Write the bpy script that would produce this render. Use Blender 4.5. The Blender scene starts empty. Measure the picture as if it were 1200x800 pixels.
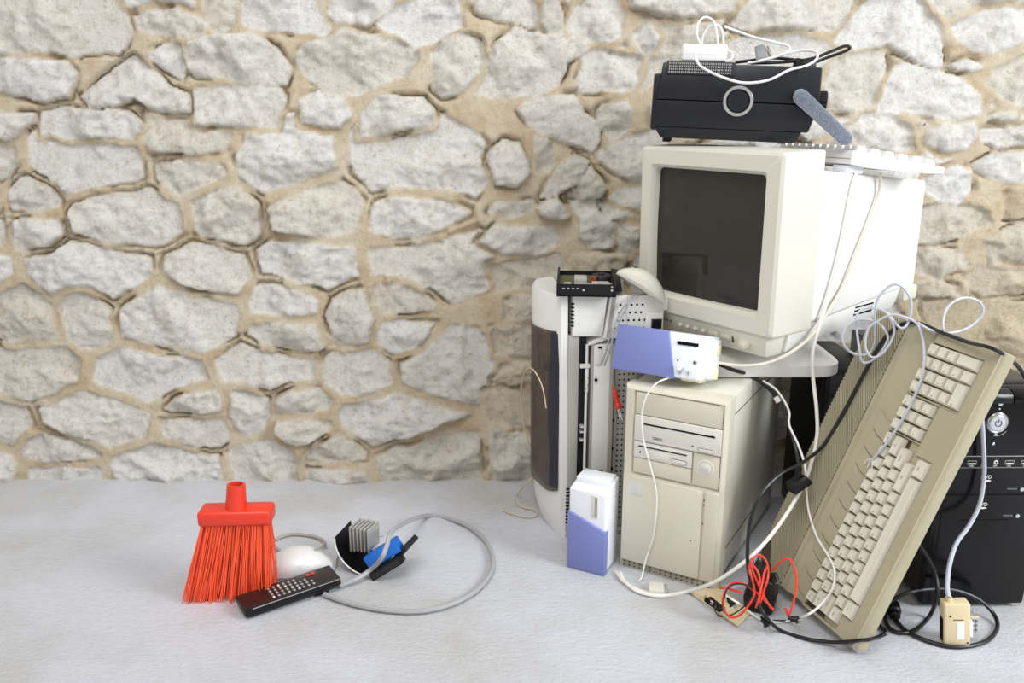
import bpy, bmesh, math, random
import numpy as np
from mathutils import Vector, Matrix
random.seed(7)
C = bpy.context.scene.collection
S = bpy.context.scene
PI = math.pi
# ---------------------------------------------------------------- camera
F, PIT, HC = 1007.0, 0.269, 0.782
cam = bpy.data.cameras.new('camera'); co = bpy.data.objects.new('camera', cam); C.objects.link(co)
cam.sensor_width = 36; cam.lens = F/1200*36; cam.clip_start = .02
co.location = (0, 0, HC); co.rotation_euler = (PI/2-PIT, 0, 0); S.camera = co
# ---------------------------------------------------------------- light
S.view_settings.view_transform = 'Standard'; S.view_settings.look = 'None'
S.view_settings.exposure = 0.0; S.view_settings.gamma = 1.0; S.view_settings.use_curve_mapping = False
w = bpy.data.worlds.new('world'); S.world = w; w.use_nodes = True
w.node_tree.nodes['Background'].inputs[0].default_value = (1, .965, .90, 1)
w.node_tree.nodes['Background'].inputs[1].default_value = .60
def area(name, loc, aim, size, power, col=(1, 1, 1)):
    l = bpy.data.lights.new(name, 'AREA'); l.shape = 'RECTANGLE'; l.size, l.size_y = size; l.energy = power; l.color = col
    o = bpy.data.objects.new(name, l); C.objects.link(o); o.location = loc
    o.rotation_euler = (Vector(aim)-Vector(loc)).to_track_quat('-Z', 'Y').to_euler()
area('window_light', (2.6, -.1, 1.75), (.5, 1.5, .45), (1.1, 1.1), 86, (.90, .95, 1))
area('ceiling_light', (-.4, .2, 2.6), (0, 1.4, .2), (1.6, 1.2), 36, (.97, .98, 1))
# ---------------------------------------------------------------- helpers
_c, _s = math.cos(PIT), math.sin(PIT)
def ray(u, v):
    a, b = (u-600)/F, (400-v)/F
    return Vector((a, _c+b*_s, -_s+b*_c))
CAM = Vector((0, 0, HC))
def aty(u, v, y): d = ray(u, v); return CAM+d*(y/d.y)             # point of the place at a given distance
def atz(u, v, z=0): d = ray(u, v); return CAM+d*((z-HC)/d.z)      # point at a given height
def onp(u, v, O, n, off=0):
    O = Vector(O); n = Vector(n); d = ray(u, v); t = ((O-CAM).dot(n)+off)/d.dot(n); return CAM+d*t
def lin(h):
    if isinstance(h, str): h = tuple(int(h[i:i+2], 16) for i in (0, 2, 4))
    return tuple(((c/255)/12.92 if c/255 <= .04045 else ((c/255+.055)/1.055)**2.4) for c in h)+(1,)
MATS = {}
def mat(name, col, rough=.5, metal=0, bump=0, scale=200, var=0, spec=.5, vscale=30, coat=0, col2=None):
    m = bpy.data.materials.new(name); m.use_nodes = True; n = m.node_tree.nodes; L = m.node_tree.links
    p = n['Principled BSDF']; c = lin(col); p.inputs['Base Color'].default_value = c
    p.inputs['Roughness'].default_value = rough; p.inputs['Metallic'].default_value = metal
    p.inputs['Specular IOR Level'].default_value = spec; p.inputs['Coat Weight'].default_value = coat
    tc = n.new('ShaderNodeTexCoord')
    if var or col2:
        no = n.new('ShaderNodeTexNoise'); no.inputs['Scale'].default_value = vscale; no.inputs['Detail'].default_value = 5
        L.new(tc.outputs['Object'], no.inputs['Vector'])
        cr = n.new('ShaderNodeValToRGB'); L.new(no.outputs['Fac'], cr.inputs['Fac'])
        d = lin(col2) if col2 else tuple(x*(1-var) for x in c[:3])+(1,)
        cr.color_ramp.elements[0].position = .35; cr.color_ramp.elements[1].position = .62
        cr.color_ramp.elements[0].color = d; cr.color_ramp.elements[1].color = c
        L.new(cr.outputs['Color'], p.inputs['Base Color'])
    if bump:
        no = n.new('ShaderNodeTexNoise'); no.inputs['Scale'].default_value = scale; no.inputs['Detail'].default_value = 3
        L.new(tc.outputs['Object'], no.inputs['Vector'])
        b = n.new('ShaderNodeBump'); b.inputs['Strength'].default_value = bump; b.inputs['Distance'].default_value = .001
        L.new(no.outputs['Fac'], b.inputs['Height']); L.new(b.outputs['Normal'], p.inputs['Normal'])
    MATS[name] = m; return m
class B:
    def __init__(s): s.bm = bmesh.new()
    def add(s, t, mi=0, M=None):
        for f in t.faces: f.material_index = mi
        if M is not None: bmesh.ops.transform(t, matrix=M, verts=t.verts)
        me = bpy.data.meshes.new('tmp'); t.to_mesh(me); t.free(); s.bm.from_mesh(me); bpy.data.meshes.remove(me); return s
    def hull8(s, P, bev=0, seg=2, mi=0, M=None):                     # P: bottom four, then top four
        t = bmesh.new(); v = [t.verts.new(p) for p in P]
        for f in ((3, 2, 1, 0), (4, 5, 6, 7), (0, 1, 5, 4), (1, 2, 6, 5), (2, 3, 7, 6), (3, 0, 4, 7)): t.faces.new([v[i] for i in f])
        if bev: bmesh.ops.bevel(t, geom=t.edges[:], offset=bev, segments=seg, profile=.5, affect='EDGES')
        return s.add(t, mi, M)
    def box(s, a, b, bev=0, seg=2, mi=0, M=None):
        (x0, y0, z0), (x1, y1, z1) = a, b
        return s.hull8([(x0, y0, z0), (x1, y0, z0), (x1, y1, z0), (x0, y1, z0), (x0, y0, z1), (x1, y0, z1), (x1, y1, z1), (x0, y1, z1)], bev, seg, mi, M)
    def prism(s, poly, d0, d1, plane='xy', bev=0, seg=2, mi=0, M=None):
        mp = {'xy': lambda u, v, w: (u, v, w), 'xz': lambda u, v, w: (u, w, v), 'yz': lambda u, v, w: (w, u, v)}[plane]
        t = bmesh.new(); a = [t.verts.new(mp(u, v, d0)) for u, v in poly]; b = [t.verts.new(mp(u, v, d1)) for u, v in poly]
        n = len(poly); t.faces.new(a[::-1]); t.faces.new(b)
        for i in range(n): t.faces.new((a[i], a[(i+1) % n], b[(i+1) % n], b[i]))
        bmesh.ops.recalc_face_normals(t, faces=t.faces[:])
        if bev: bmesh.ops.bevel(t, geom=t.edges[:], offset=bev, segments=seg, profile=.5, affect='EDGES')
        return s.add(t, mi, M)
    def lathe(s, prof, p0, axis, seg=32, mi=0):                       # prof: (radius, distance along axis)
        ax = Vector(axis).normalized(); q = ax.to_track_quat('Z', 'Y'); t = bmesh.new(); R = []
        for r, h in prof:
            if r < 1e-6: R.append([t.verts.new(Vector(p0)+ax*h)])
            else: R.append([t.verts.new(Vector(p0)+q @ Vector((r*math.cos(2*PI*i/seg), r*math.sin(2*PI*i/seg), h))) for i in range(seg)])
        for a, b in zip(R, R[1:]):
            for i in range(seg):
                j = (i+1) % seg
                f = [a[i % len(a)], a[j % len(a)], b[j % len(b)], b[i % len(b)]]
                f = list(dict.fromkeys(f))
                if len(f) > 2: t.faces.new(f)
        bmesh.ops.recalc_face_normals(t, faces=t.faces[:])
        return s.add(t, mi)
    def cyl(s, p0, p1, r, seg=20, mi=0, r1=None, bev=0):
        d = Vector(p1)-Vector(p0); l = d.length; r1 = r if r1 is None else r1
        pr = [(0, 0), (r, 0), (r1, l), (0, l)] if not bev else [(0, 0), (r-bev, 0), (r, bev), (r1, l-bev), (r1-bev, l), (0, l)]
        return s.lathe(pr, p0, d, seg, mi)
    def tube(s, pts, r, seg=8, sub=6, mi=0, closed=False):
        P = [Vector(p) for p in pts]; n = len(P); out = []
        if sub > 1:
            rng = range(n if closed else n-1)
            for i in rng:
                p0 = P[(i-1) % n] if closed or i > 0 else P[0]*2-P[1]; p1 = P[i]; p2 = P[(i+1) % n]
                p3 = P[(i+2) % n] if closed or i+2 < n else P[-1]*2-P[-2]
                for k in range(sub):
                    t = k/sub; t2, t3 = t*t, t*t*t
                    out.append(.5*((2*p1)+(p2-p0)*t+(2*p0-5*p1+4*p2-p3)*t2+(3*p1-p0-3*p2+p3)*t3))
            if not closed: out.append(P[-1])
        else: out = P
        m = len(out); t = bmesh.new(); rings = []; nrm = None
        for i, p in enumerate(out):
            a = out[(i-1) % m] if closed or i else out[0]; b = out[(i+1) % m] if closed or i < m-1 else out[-1]
            d = (b-a).normalized() if (b-a).length > 1e-9 else Vector((0, 0, 1))
            if nrm is None: nrm = d.orthogonal().normalized()
            nrm = (nrm-d*nrm.dot(d)).normalized(); bi = d.cross(nrm)
            rr = r[min(i, len(r)-1)] if isinstance(r, (list, tuple)) else r
            rings.append([t.verts.new(p+rr*(nrm*math.cos(2*PI*k/seg)+bi*math.sin(2*PI*k/seg))) for k in range(seg)])
        for i in range(m if closed else m-1):
            a, b = rings[i], rings[(i+1) % m]
            for k in range(seg): t.faces.new((a[k], a[(k+1) % seg], b[(k+1) % seg], b[k]))
        if not closed: t.faces.new(rings[0][::-1]); t.faces.new(rings[-1])
        bmesh.ops.recalc_face_normals(t, faces=t.faces[:])
        return s.add(t, mi)
    def rings(s, R, mi=0, cap0=True, cap1=True):                      # loft equal-length loops
        t = bmesh.new(); V = [[t.verts.new(p) for p in r] for r in R]; n = len(R[0])
        for a, b in zip(V, V[1:]):
            for i in range(n): t.faces.new((a[i], a[(i+1) % n], b[(i+1) % n], b[i]))
        if cap0: t.faces.new(V[0][::-1])
        if cap1: t.faces.new(V[-1])
        bmesh.ops.recalc_face_normals(t, faces=t.faces[:])
        return s.add(t, mi)
    def ball(s, c, r, mi=0, u=20, v=12, M=None):
        t = bmesh.new(); bmesh.ops.create_uvsphere(t, u_segments=u, v_segments=v, radius=1)
        bmesh.ops.transform(t, matrix=Matrix.Translation(c) @ Matrix.Diagonal((r[0], r[1], r[2], 1)), verts=t.verts)
        return s.add(t, mi, M)
    def text(s, body, size, M, depth=.0004, mi=0, align='CENTER'):
        cu = bpy.data.curves.new('txt', 'FONT'); cu.body = body; cu.size = size; cu.extrude = depth; cu.align_x = align; cu.align_y = 'CENTER'; cu.resolution_u = 2
        o = bpy.data.objects.new('txt', cu); C.objects.link(o); bpy.context.view_layer.update()
        me = bpy.data.meshes.new_from_object(o.evaluated_get(bpy.context.evaluated_depsgraph_get()))
        t = bmesh.new(); t.from_mesh(me); bpy.data.objects.remove(o); bpy.data.curves.remove(cu); bpy.data.meshes.remove(me)
        return s.add(t, mi, M)
def obj(name, b, mats, parent=None, M=None, label=None, sharp=32):
    bm = b.bm; bm.normal_update()
    for e in bm.edges:
        if len(e.link_faces) != 2 or e.calc_face_angle(0) > math.radians(sharp): e.smooth = False
    for f in bm.faces: f.smooth = True
    me = bpy.data.meshes.new(name); bm.to_mesh(me); bm.free()
    for m in (mats if isinstance(mats, (list, tuple)) else [mats]): me.materials.append(MATS[m])
    o = bpy.data.objects.new(name, me); C.objects.link(o)
    if parent is not None: o.parent = parent
    if M is not None: o.matrix_world = M
    if label: o['label'] = label
    return o
def tag(o, label, cat, group=None):
    o['label'] = label; o['category'] = cat
    if group: o['group'] = group
    return o
def thing(name, label, cat, loc=(0, 0, 0), rot=(0, 0, 0), group=None):
    o = bpy.data.objects.new(name, None); C.objects.link(o); o.location = loc; o.rotation_euler = rot; o.empty_display_size = .03
    return tag(o, label, cat, group)
def cable(name, label, pts, r, m, cat='cable', sub=7, group=None):
    return tag(obj(name, B().tube(pts, r, 8, sub), m), label, cat, group)
# ---------------------------------------------------------------- materials
mat('beige', 'd7d4c7', .45, bump=.08, scale=900)
mat('beige_panel', 'd6d0bf', .45, bump=.08, scale=900)
mat('drive_face', 'dedbd2', .4)
mat('off_white', 'eeeeee', .4, bump=.05, scale=900)
mat('white', 'e4e4e4', .35)
mat('white_paint', 'e6e5e2', .4)
mat('grey_metal', 'b4b3ae', .4, .2)
mat('case_grey', 'a9a398', .5, .1)
mat('hole', '17171a', .8, spec=.1)
mat('dark', '202024', .5)
mat('black_gloss', '09090c', .2, spec=.32)
mat('black', '0f0f12', .4, spec=.35)
mat('reflection_tint_black', '1a1815', .3, col2='2c2720', vscale=12)  # brown blotches paint the stone wall's reflection into the black
mat('radio_black', '0e111b', .36, bump=.1, scale=600)
mat('silver', 'd4d6da', .25, .9)
mat('brushed', '9da6b6', .35, .8, col2='7d8594', vscale=350)
mat('chrome', 'e0e0e0', .12, 1)
mat('screen_glass', '4b4640', .07, spec=.6, coat=.3)
mat('khaki', 'aea68c', .5, bump=.1, scale=900, var=.06, vscale=14)
mat('khaki_dark', '4a4333', .8)
mat('key', 'dcd7c8', .5)
mat('legend', '8a8578', .7)
mat('blue', '7b84c0', .5, bump=.06, scale=900)
mat('blue_deep', '1f6fd0', .4)
mat('pale_white', 'eef2f8', .35)
mat('foot', 'e6e2b8', .7)
mat('wire_white', 'eceae4', .4)
mat('wire_beige', 'e0d9c8', .45)
mat('wire_tan', 'c9b998', .5)
mat('wire_grey', 'c2c5d0', .4)
mat('wire_dull', 'a5a6a8', .45)
mat('wire_black', '121214', .38)
mat('red', 'e8412a', .4)
mat('red_plastic', 'e03a22', .35)
mat('bristle', 'ff6238', .45)
mat('slate', '4b4b54', .35)
mat('cream', 'dccba4', .45)
mat('sticker', 'd9d9d4', .3, .3)
mat('copper', 'b5623a', .35, .7)
mat('green_board', '5b5a3c', .6)
mat('dark_remote', '2b2522', .3, col2='24191a', vscale=9)  # reddish brown mottling paints in the red broom's reflection
def smoked():
    m = bpy.data.materials.new('smoked'); m.use_nodes = True; n = m.node_tree.nodes; L = m.node_tree.links
    p = n['Principled BSDF']; p.inputs['Base Color'].default_value = lin('6a6058'); p.inputs['Roughness'].default_value = .12
    tr = n.new('ShaderNodeBsdfTransparent'); tr.inputs[0].default_value = (.62, .55, .5, 1)
    mx = n.new('ShaderNodeMixShader'); mx.inputs[0].default_value = .62
    L.new(p.outputs[0], mx.inputs[2]); L.new(tr.outputs[0], mx.inputs[1]); L.new(mx.outputs[0], n['Material Output'].inputs[0]); MATS['smoked'] = m
smoked()
def stone_mat():
    m = bpy.data.materials.new('stone_wall'); m.use_nodes = True; n = m.node_tree.nodes; L = m.node_tree.links; p = n['Principled BSDF']
    p.inputs['Roughness'].default_value = .9; p.inputs['Specular IOR Level'].default_value = .2
    tc = n.new('ShaderNodeTexCoord')
    def noise(sc, det, rough=.6, dist=0):
        x = n.new('ShaderNodeTexNoise'); x.inputs['Scale'].default_value = sc; x.inputs['Detail'].default_value = det
        x.inputs['Roughness'].default_value = rough; x.inputs['Distortion'].default_value = dist; L.new(tc.outputs['Object'], x.inputs['Vector']); return x
    def ramp(src, *st):
        r = n.new('ShaderNodeValToRGB'); L.new(src, r.inputs[0])
        while len(r.color_ramp.elements) < len(st): r.color_ramp.elements.new(.5)
        for e, (q, c) in zip(r.color_ramp.elements, st): e.position = q; e.color = lin(c)
        return r
    def mix(f, a, b, mode='MIX'):
        x = n.new('ShaderNodeMix'); x.data_type = 'RGBA'; x.blend_type = mode
        if isinstance(f, (int, float)): x.inputs[0].default_value = f
        else: L.new(f, x.inputs[0])
        L.new(a, x.inputs[6]); L.new(b, x.inputs[7]); return x.outputs[2]
    at = n.new('ShaderNodeAttribute'); at.attribute_name = 'stone'
    tn = n.new('ShaderNodeAttribute'); tn.attribute_name = 'tone'
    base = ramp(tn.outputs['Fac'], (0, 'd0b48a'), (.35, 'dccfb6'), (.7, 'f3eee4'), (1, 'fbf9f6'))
    streak = ramp(noise(48, 12, .78, .1).outputs['Fac'], (.33, 'c9c3b8'), (.44, 'f0ede7'), (.54, 'ffffff'))
    st = mix(.75, base.outputs[0], streak.outputs[0], 'MULTIPLY')
    speck = ramp(noise(110, 7, .8).outputs['Fac'], (.3, '84796a'), (.44, 'ffffff'))
    st = mix(.6, st, speck.outputs[0], 'MULTIPLY')
    mo = ramp(noise(14, 7, .65).outputs['Fac'], (.3, 'd3b994'), (.5, 'e4d3b6'), (.7, 'eee3ce'))
    mm = mix(.5, mo.outputs[0], speck.outputs[0], 'MULTIPLY')
    L.new(mix(at.outputs['Fac'], mm, st), p.inputs['Base Color'])
    bn = noise(60, 12, .82); bp = n.new('ShaderNodeBump'); bp.inputs['Strength'].default_value = 1; bp.inputs['Distance'].default_value = .010
    L.new(bn.outputs['Fac'], bp.inputs['Height']); L.new(bp.outputs[0], p.inputs['Normal']); MATS['stone_wall'] = m
stone_mat()
def floor_mat():
    m = bpy.data.materials.new('concrete'); m.use_nodes = True; n = m.node_tree.nodes; L = m.node_tree.links; p = n['Principled BSDF']
    p.inputs['Roughness'].default_value = .62; p.inputs['Specular IOR Level'].default_value = .35
    tc = n.new('ShaderNodeTexCoord')
    def noise(sc, det, rough=.6, scl=(1, 1, 1), rz=0):
        mp = n.new('ShaderNodeMapping'); mp.inputs['Scale'].default_value = scl; mp.inputs['Rotation'].default_value = (0, 0, rz); L.new(tc.outputs['Object'], mp.inputs[0])
        x = n.new('ShaderNodeTexNoise'); x.inputs['Scale'].default_value = sc; x.inputs['Detail'].default_value = det; x.inputs['Roughness'].default_value = rough; L.new(mp.outputs[0], x.inputs['Vector']); return x
    a = noise(2.6, 8, .6); r = n.new('ShaderNodeValToRGB'); L.new(a.outputs['Fac'], r.inputs[0])
    r.color_ramp.elements[0].position = .32; r.color_ramp.elements[0].color = lin('c2c0ba'); r.color_ramp.elements[1].position = .56; r.color_ramp.elements[1].color = lin('d6d8e0')
    sp = noise(140, 4, .8); r2 = n.new('ShaderNodeValToRGB'); L.new(sp.outputs['Fac'], r2.inputs[0])
    r2.color_ramp.elements[0].position = .24; r2.color_ramp.elements[0].color = lin('6a655c'); r2.color_ramp.elements[1].position = .33; r2.color_ramp.elements[1].color = (1, 1, 1, 1)
    mx = n.new('ShaderNodeMix'); mx.data_type = 'RGBA'; mx.blend_type = 'MULTIPLY'; mx.inputs[0].default_value = .8
    L.new(r.outputs[0], mx.inputs[6]); L.new(r2.outputs[0], mx.inputs[7]); L.new(mx.outputs[2], p.inputs['Base Color'])
    b1 = noise(34, 9, .75, (1, 3.5, 1), .7); b2 = noise(120, 8, .7); ad = n.new('ShaderNodeMath'); L.new(b1.outputs['Fac'], ad.inputs[0]); L.new(b2.outputs['Fac'], ad.inputs[1])
    bp = n.new('ShaderNodeBump'); bp.inputs['Strength'].default_value = .9; bp.inputs['Distance'].default_value = .0045
    L.new(ad.outputs[0], bp.inputs['Height']); L.new(bp.outputs[0], p.inputs['Normal']); MATS['concrete'] = m
floor_mat()
# ---------------------------------------------------------------- setting: floor
fb = B(); t = bmesh.new()
vs = [t.verts.new(p) for p in ((-2.5, -.8, 0), (2.5, -.8, 0), (2.5, 1.8, 0), (-2.5, 1.8, 0), (-2.5, -.8, -.08), (2.5, -.8, -.08), (2.5, 1.8, -.08), (-2.5, 1.8, -.08))]
for f in ((0, 1, 2, 3), (7, 6, 5, 4), (0, 4, 5, 1), (1, 5, 6, 2), (2, 6, 7, 3), (3, 7, 4, 0)): t.faces.new([vs[i] for i in f])
fb.add(t); fl = obj('floor', fb, 'concrete'); fl['kind'] = 'structure'; fl['label'] = 'pale grey brushed concrete floor'
# ---------------------------------------------------------------- setting: rubble stone wall in relief
WY = 1.72
STONES = [
 [(0,-30),(110,-20),(135,10),(145,30),(140,50),(130,62),(100,60),(72,67),(50,60),(-30,62),(-40,0)],
 [(147,18),(165,10),(200,8),(225,18),(238,30),(230,42),(190,43),(165,36),(150,32)],
 [(228,-15),(268,-10),(272,18),(265,32),(250,42),(236,28),(230,12)],
 [(277,-20),(365,-15),(370,15),(383,33),(375,39),(330,37),(290,32),(278,22)],
 [(382,2),(400,-20),(470,-20),(455,8),(425,27),(408,25),(390,28),(381,15)],
 [(437,24),(455,10),(490,-10),(535,-15),(540,30),(515,45),(490,56),(465,42)],
 [(-30,66),(40,68),(65,72),(77,85),(72,115),(40,118),(0,108),(-30,105)],
 [(83,110),(100,98),(125,80),(148,66),(170,80),(190,98),(212,110),(215,130),(195,133),(165,127),(150,118),(125,125),(95,125)],
 [(167,60),(185,52),(205,52),(210,75),(205,92),(185,80),(170,66)],
 [(214,50),(240,42),(290,38),(320,55),(335,78),(330,100),(290,102),(255,90),(220,88),(212,75)],
 [(341,65),(355,50),(400,32),(440,38),(488,58),(490,70),(475,88),(455,96),(415,112),(385,110),(350,88),(342,75)],
 [(504,60),(520,45),(540,38),(560,45),(570,65),(560,85),(540,108),(515,115),(503,105),(508,85)],
 [(568,85),(580,50),(600,30),(640,38),(690,45),(690,60),(665,70),(655,100),(630,112),(590,115),(557,110)],
 [(218,105),(250,100),(320,104),(330,115),(320,148),(222,146)],
 [(345,115),(370,105),(395,112),(410,135),(395,150),(350,146)],
 [(36,130),(60,128),(130,128),(160,145),(150,165),(40,160)],
 [(420,130),(445,112),(495,115),(508,130),(503,150),(420,160)],
 [(-30,130),(28,132),(30,143),(0,165),(-30,160)],
 [(548,-10),(620,-12),(632,15),(630,30),(610,28),(580,22),(555,10)],
 [(637,0),(650,-4),(664,18),(662,37),(640,35),(634,25)],
 [(668,30),(675,5),(700,-12),(720,-10),(732,15),(730,40),(715,50),(695,48),(675,40)],
 [(745,35),(762,25),(775,40),(768,58),(755,62),(746,48)],
 [(737,-10),(875,-14),(868,8),(830,14),(800,18),(740,8)],
 [(678,92),(685,62),(700,57),(755,66),(752,85),(745,105),(700,110),(680,108)],
 [(606,130),(625,115),(672,110),(685,130),(705,145),(707,165),(695,180),(670,170),(640,160),(620,148)],
 [(702,130),(715,122),(735,118),(743,135),(738,155),(720,165),(705,148)],
 [(700,185),(715,170),(740,160),(775,150),(790,180),(775,215),(740,215),(720,205)],
 [(627,180),(628,160),(645,165),(652,190),(645,200),(632,200)],
 [(590,165),(610,170),(622,205),(605,220),(580,218),(570,185)],
 [(655,195),(675,183),(692,190),(680,215),(655,230),(633,232),(645,210)],
 [(668,232),(692,193),(713,222),(705,232),(680,236)],
 [(715,230),(735,222),(760,225),(758,252),(725,240)],
 [(630,245),(645,232),(655,232),(670,258),(650,262),(633,255)],
 [(668,238),(700,235),(705,250),(722,265),(720,292),(690,292),(683,280),(682,262)],
 [(702,235),(715,245),(745,255),(735,262),(715,260)],
 [(580,238),(625,236),(630,246),(600,258),(570,252)],
 [(580,266),(650,270),(658,285),(635,298),(590,300),(560,285)],
 [(575,312),(655,298),(668,320),(660,335),(630,338),(580,345)],
 [(725,268),(755,270),(755,295),(727,302)],
 [(672,300),(700,297),(740,305),(735,325),(680,325)],
 [(590,352),(622,350),(640,362),(632,380),(590,378)],
 [(575,388),(630,386),(635,415),(622,424),(580,420)],
 [(585,432),(628,430),(632,452),(600,458),(580,452)],
 [(570,466),(615,464),(640,470),(635,500),(600,505),(575,498)],
 [(858,28),(890,-10),(1015,-12),(1000,20),(985,35),(930,33),(900,33),(870,35)],
 [(985,45),(1010,15),(1030,-5),(1085,-8),(1100,15),(1112,30),(1112,55),(1118,75),(1105,78),(1080,70),(1060,60),(1045,52),(1010,58)],
 [(835,62),(870,44),(930,40),(978,46),(985,58),(965,85),(850,85)],
 [(974,90),(985,65),(1040,58),(1047,75),(1040,95),(1030,125),(1010,132),(975,128)],
 [(1035,132),(1055,78),(1075,75),(1110,80),(1140,90),(1160,115),(1160,132),(1130,139),(1080,135)],
 [(1122,30),(1145,18),(1190,5),(1240,15),(1240,40),(1170,62),(1150,60),(1130,48)],
 [(1125,72),(1145,68),(1160,78),(1150,82),(1130,80)],
 [(1165,100),(1175,80),(1240,55),(1240,128),(1200,124)],
 [(1090,155),(1110,145),(1150,142),(1155,165),(1140,178),(1110,180),(1092,170)],
 [(1165,135),(1185,128),(1200,132),(1200,138),(1180,142)],
 [(1000,150),(1020,135),(1045,132),(1075,150),(1080,178),(1040,175),(1010,170)],
 [(1160,152),(1230,145),(1230,168),(1180,175),(1162,165)],
 [(1150,195),(1180,180),(1240,178),(1240,210),(1185,215),(1155,202)],
 [(1087,210),(1130,195),(1148,203),(1148,225),(1135,242),(1110,238),(1090,225)],
 [(1082,245),(1120,238),(1165,250),(1172,265),(1140,280),(1100,290),(1080,290)],
 [(1182,225),(1230,220),(1230,258),(1185,258)],
 [(1165,285),(1200,265),(1240,262),(1240,312),(1170,310)],
 [(1076,300),(1110,292),(1140,300),(1145,318),(1110,330),(1078,325)],
 [(1140,328),(1152,314),(1200,320),(1240,325),(1230,345),(1165,352),(1146,344)],
 [(1090,362),(1150,356),(1240,358),(1250,432),(1190,440),(1140,415),(1095,395)],
 [(1060,335),(1105,332),(1132,342),(1136,350),(1100,354),(1060,352)],
]
TONE = {58: .55, 59: .25, 60: .5, 61: .55, 62: .4, 63: .3, 64: .45, 37: .55, 39: .45, 40: .5, 41: .5, 42: .45, 43: .45}  # tan stones; light falloff and the stack's shade are partly painted in
def build_wall():
    rs = np.random.RandomState(5)
    X0, X1, Z0, Z1, st = -2.2, 2.2, -.05, 1.5, .0042
    nx, nz = int((X1-X0)/st)+1, int((Z1-Z0)/st)+1
    gx, gz = np.meshgrid(np.linspace(X0, X1, nx), np.linspace(Z0, Z1, nz), indexing='ij')
    lat = [rs.rand(128, 128) for _ in range(8)]
    def vn(x, z, k):
        a = lat[k]; xi = np.floor(x).astype(int); zi = np.floor(z).astype(int); fx = x-xi; fz = z-zi
        fx = fx*fx*(3-2*fx); fz = fz*fz*(3-2*fz); q = lambda i, j: a[i % 128, j % 128]
        return (q(xi, zi)*(1-fx)+q(xi+1, zi)*fx)*(1-fz)+(q(xi, zi+1)*(1-fx)+q(xi+1, zi+1)*fx)*fz-.5
    def fbm(x, z, sc, k, octs=4):
        r = 0; am = 1
        for o in range(octs): r = r+am*vn(x*sc*2**o+o*17.3, z*sc*2**o+o*9.1, (k+o) % 8); am *= .5
        return r
    wx = gx+.0075*fbm(gx, gz, 28, 0, 4); wz = gz+.0075*fbm(gx, gz, 28, 3, 4)
    sdf = np.full(gx.shape, -9.); sid = np.full(gx.shape, -1); polys = []
    def put(poly, i):
        P = np.array(poly); lo = P.min(0)-.06; hi = P.max(0)+.06
        m = (gx > lo[0]) & (gx < hi[0]) & (gz > lo[1]) & (gz < hi[1])
        if not m.any(): return
        x = wx[m]; z = wz[m]; d = np.full(x.shape, 9.); ins = np.zeros(x.shape, bool)
        for (ax, az), (bx, bz) in zip(P, np.roll(P, -1, 0)):
            t = np.clip(((x-ax)*(bx-ax)+(z-az)*(bz-az))/((bx-ax)**2+(bz-az)**2+1e-12), 0, 1)
            d = np.minimum(d, np.hypot(x-ax-t*(bx-ax), z-az-t*(bz-az)))
            if az != bz: ins ^= ((az > z) != (bz > z)) & (x < (bx-ax)*(z-az)/(bz-az)+ax)
        s = np.where(ins, d, -d)+.0022; old = sdf[m]; up = s > old
        old[up] = s[up]; sdf[m] = old; o2 = sid[m]; o2[up] = i; sid[m] = o2
    for i, pl in enumerate(STONES): put([(p.x, p.z) for p in (aty(u, v, 1.68) for u, v in pl)], i)
    # further stones where the courses run on
    seeds = []; row = 0; z = -.02
    while z < 1.56:
        h = rs.choice([.055, .09, .11, .135]); x = -2.25+rs.rand()*.15
        while x < 2.25:
            wd = rs.uniform(.09, .30); two = h > .1 and wd < .17 and rs.rand() < .6
            if two: seeds += [(x+wd/2, z+h*.27, wd, h*.5), (x+wd/2, z+h*.77, wd, h*.5)]
            else: seeds.append((x+wd/2, z+h/2+rs.uniform(-.018, .018), wd, h))
            x += wd
        z += h
    ok = []
    for s in seeds:
        i = int(np.clip((s[0]-X0)/st, 0, nx-1)); j = int(np.clip((s[1]-Z0)/st, 0, nz-1))
        if sdf[i, j] < -.022: ok.append(s)
    d1 = np.full(gx.shape, 9.); d2 = d1.copy(); i1 = np.zeros(gx.shape, int)
    for k, (a, b, wd, h) in enumerate(ok):
        d = np.hypot((wx-a)*(h/wd)**.75*(1.15), wz-b)*(.11/h)**.45
        c = d < d1; d2 = np.where(c, d1, np.minimum(d2, d)); i1 = np.where(c, k, i1); d1 = np.where(c, d, d1)
    sf = np.minimum((d2-d1)*.5-.0075, -sdf-.010); sf = np.minimum(sf, .105-d1)
    n0 = len(STONES); up = sf > np.maximum(sdf, -.002)
    sid = np.where(up, n0+i1, sid); sdf = np.maximum(sdf, sf)
    N = n0+len(ok)+1
    prot = rs.uniform(.012, .03, N); tone = rs.uniform(.62, 1, N)
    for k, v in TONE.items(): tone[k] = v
    tx = rs.uniform(-.12, .12, N); tz = rs.uniform(-.16, .1, N)
    cx = np.zeros(N); cz = np.zeros(N)
    for k in range(N):
        m = sid == k
        if m.any(): cx[k] = gx[m].mean(); cz[k] = gz[m].mean()
    ins = sdf > 0; t = np.clip(sdf/.0075, 0, 1); rise = np.where(ins, (t*(2-t))**.5, 0)
    px, pz = gx-cx[sid], gz-cz[sid]
    fac = np.full(gx.shape, 9.)
    for q in range(5):                                                   # broken facets of each stone
        ang = rs.uniform(0, 2*PI, N); sl = rs.uniform(.1, .75, N); of = rs.uniform(.003, .016, N)
        fac = np.minimum(fac, of[sid]-sl[sid]*(px*np.cos(ang[sid])+pz*np.sin(ang[sid])))
    fac = np.clip(fac, -.016, .012)
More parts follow.
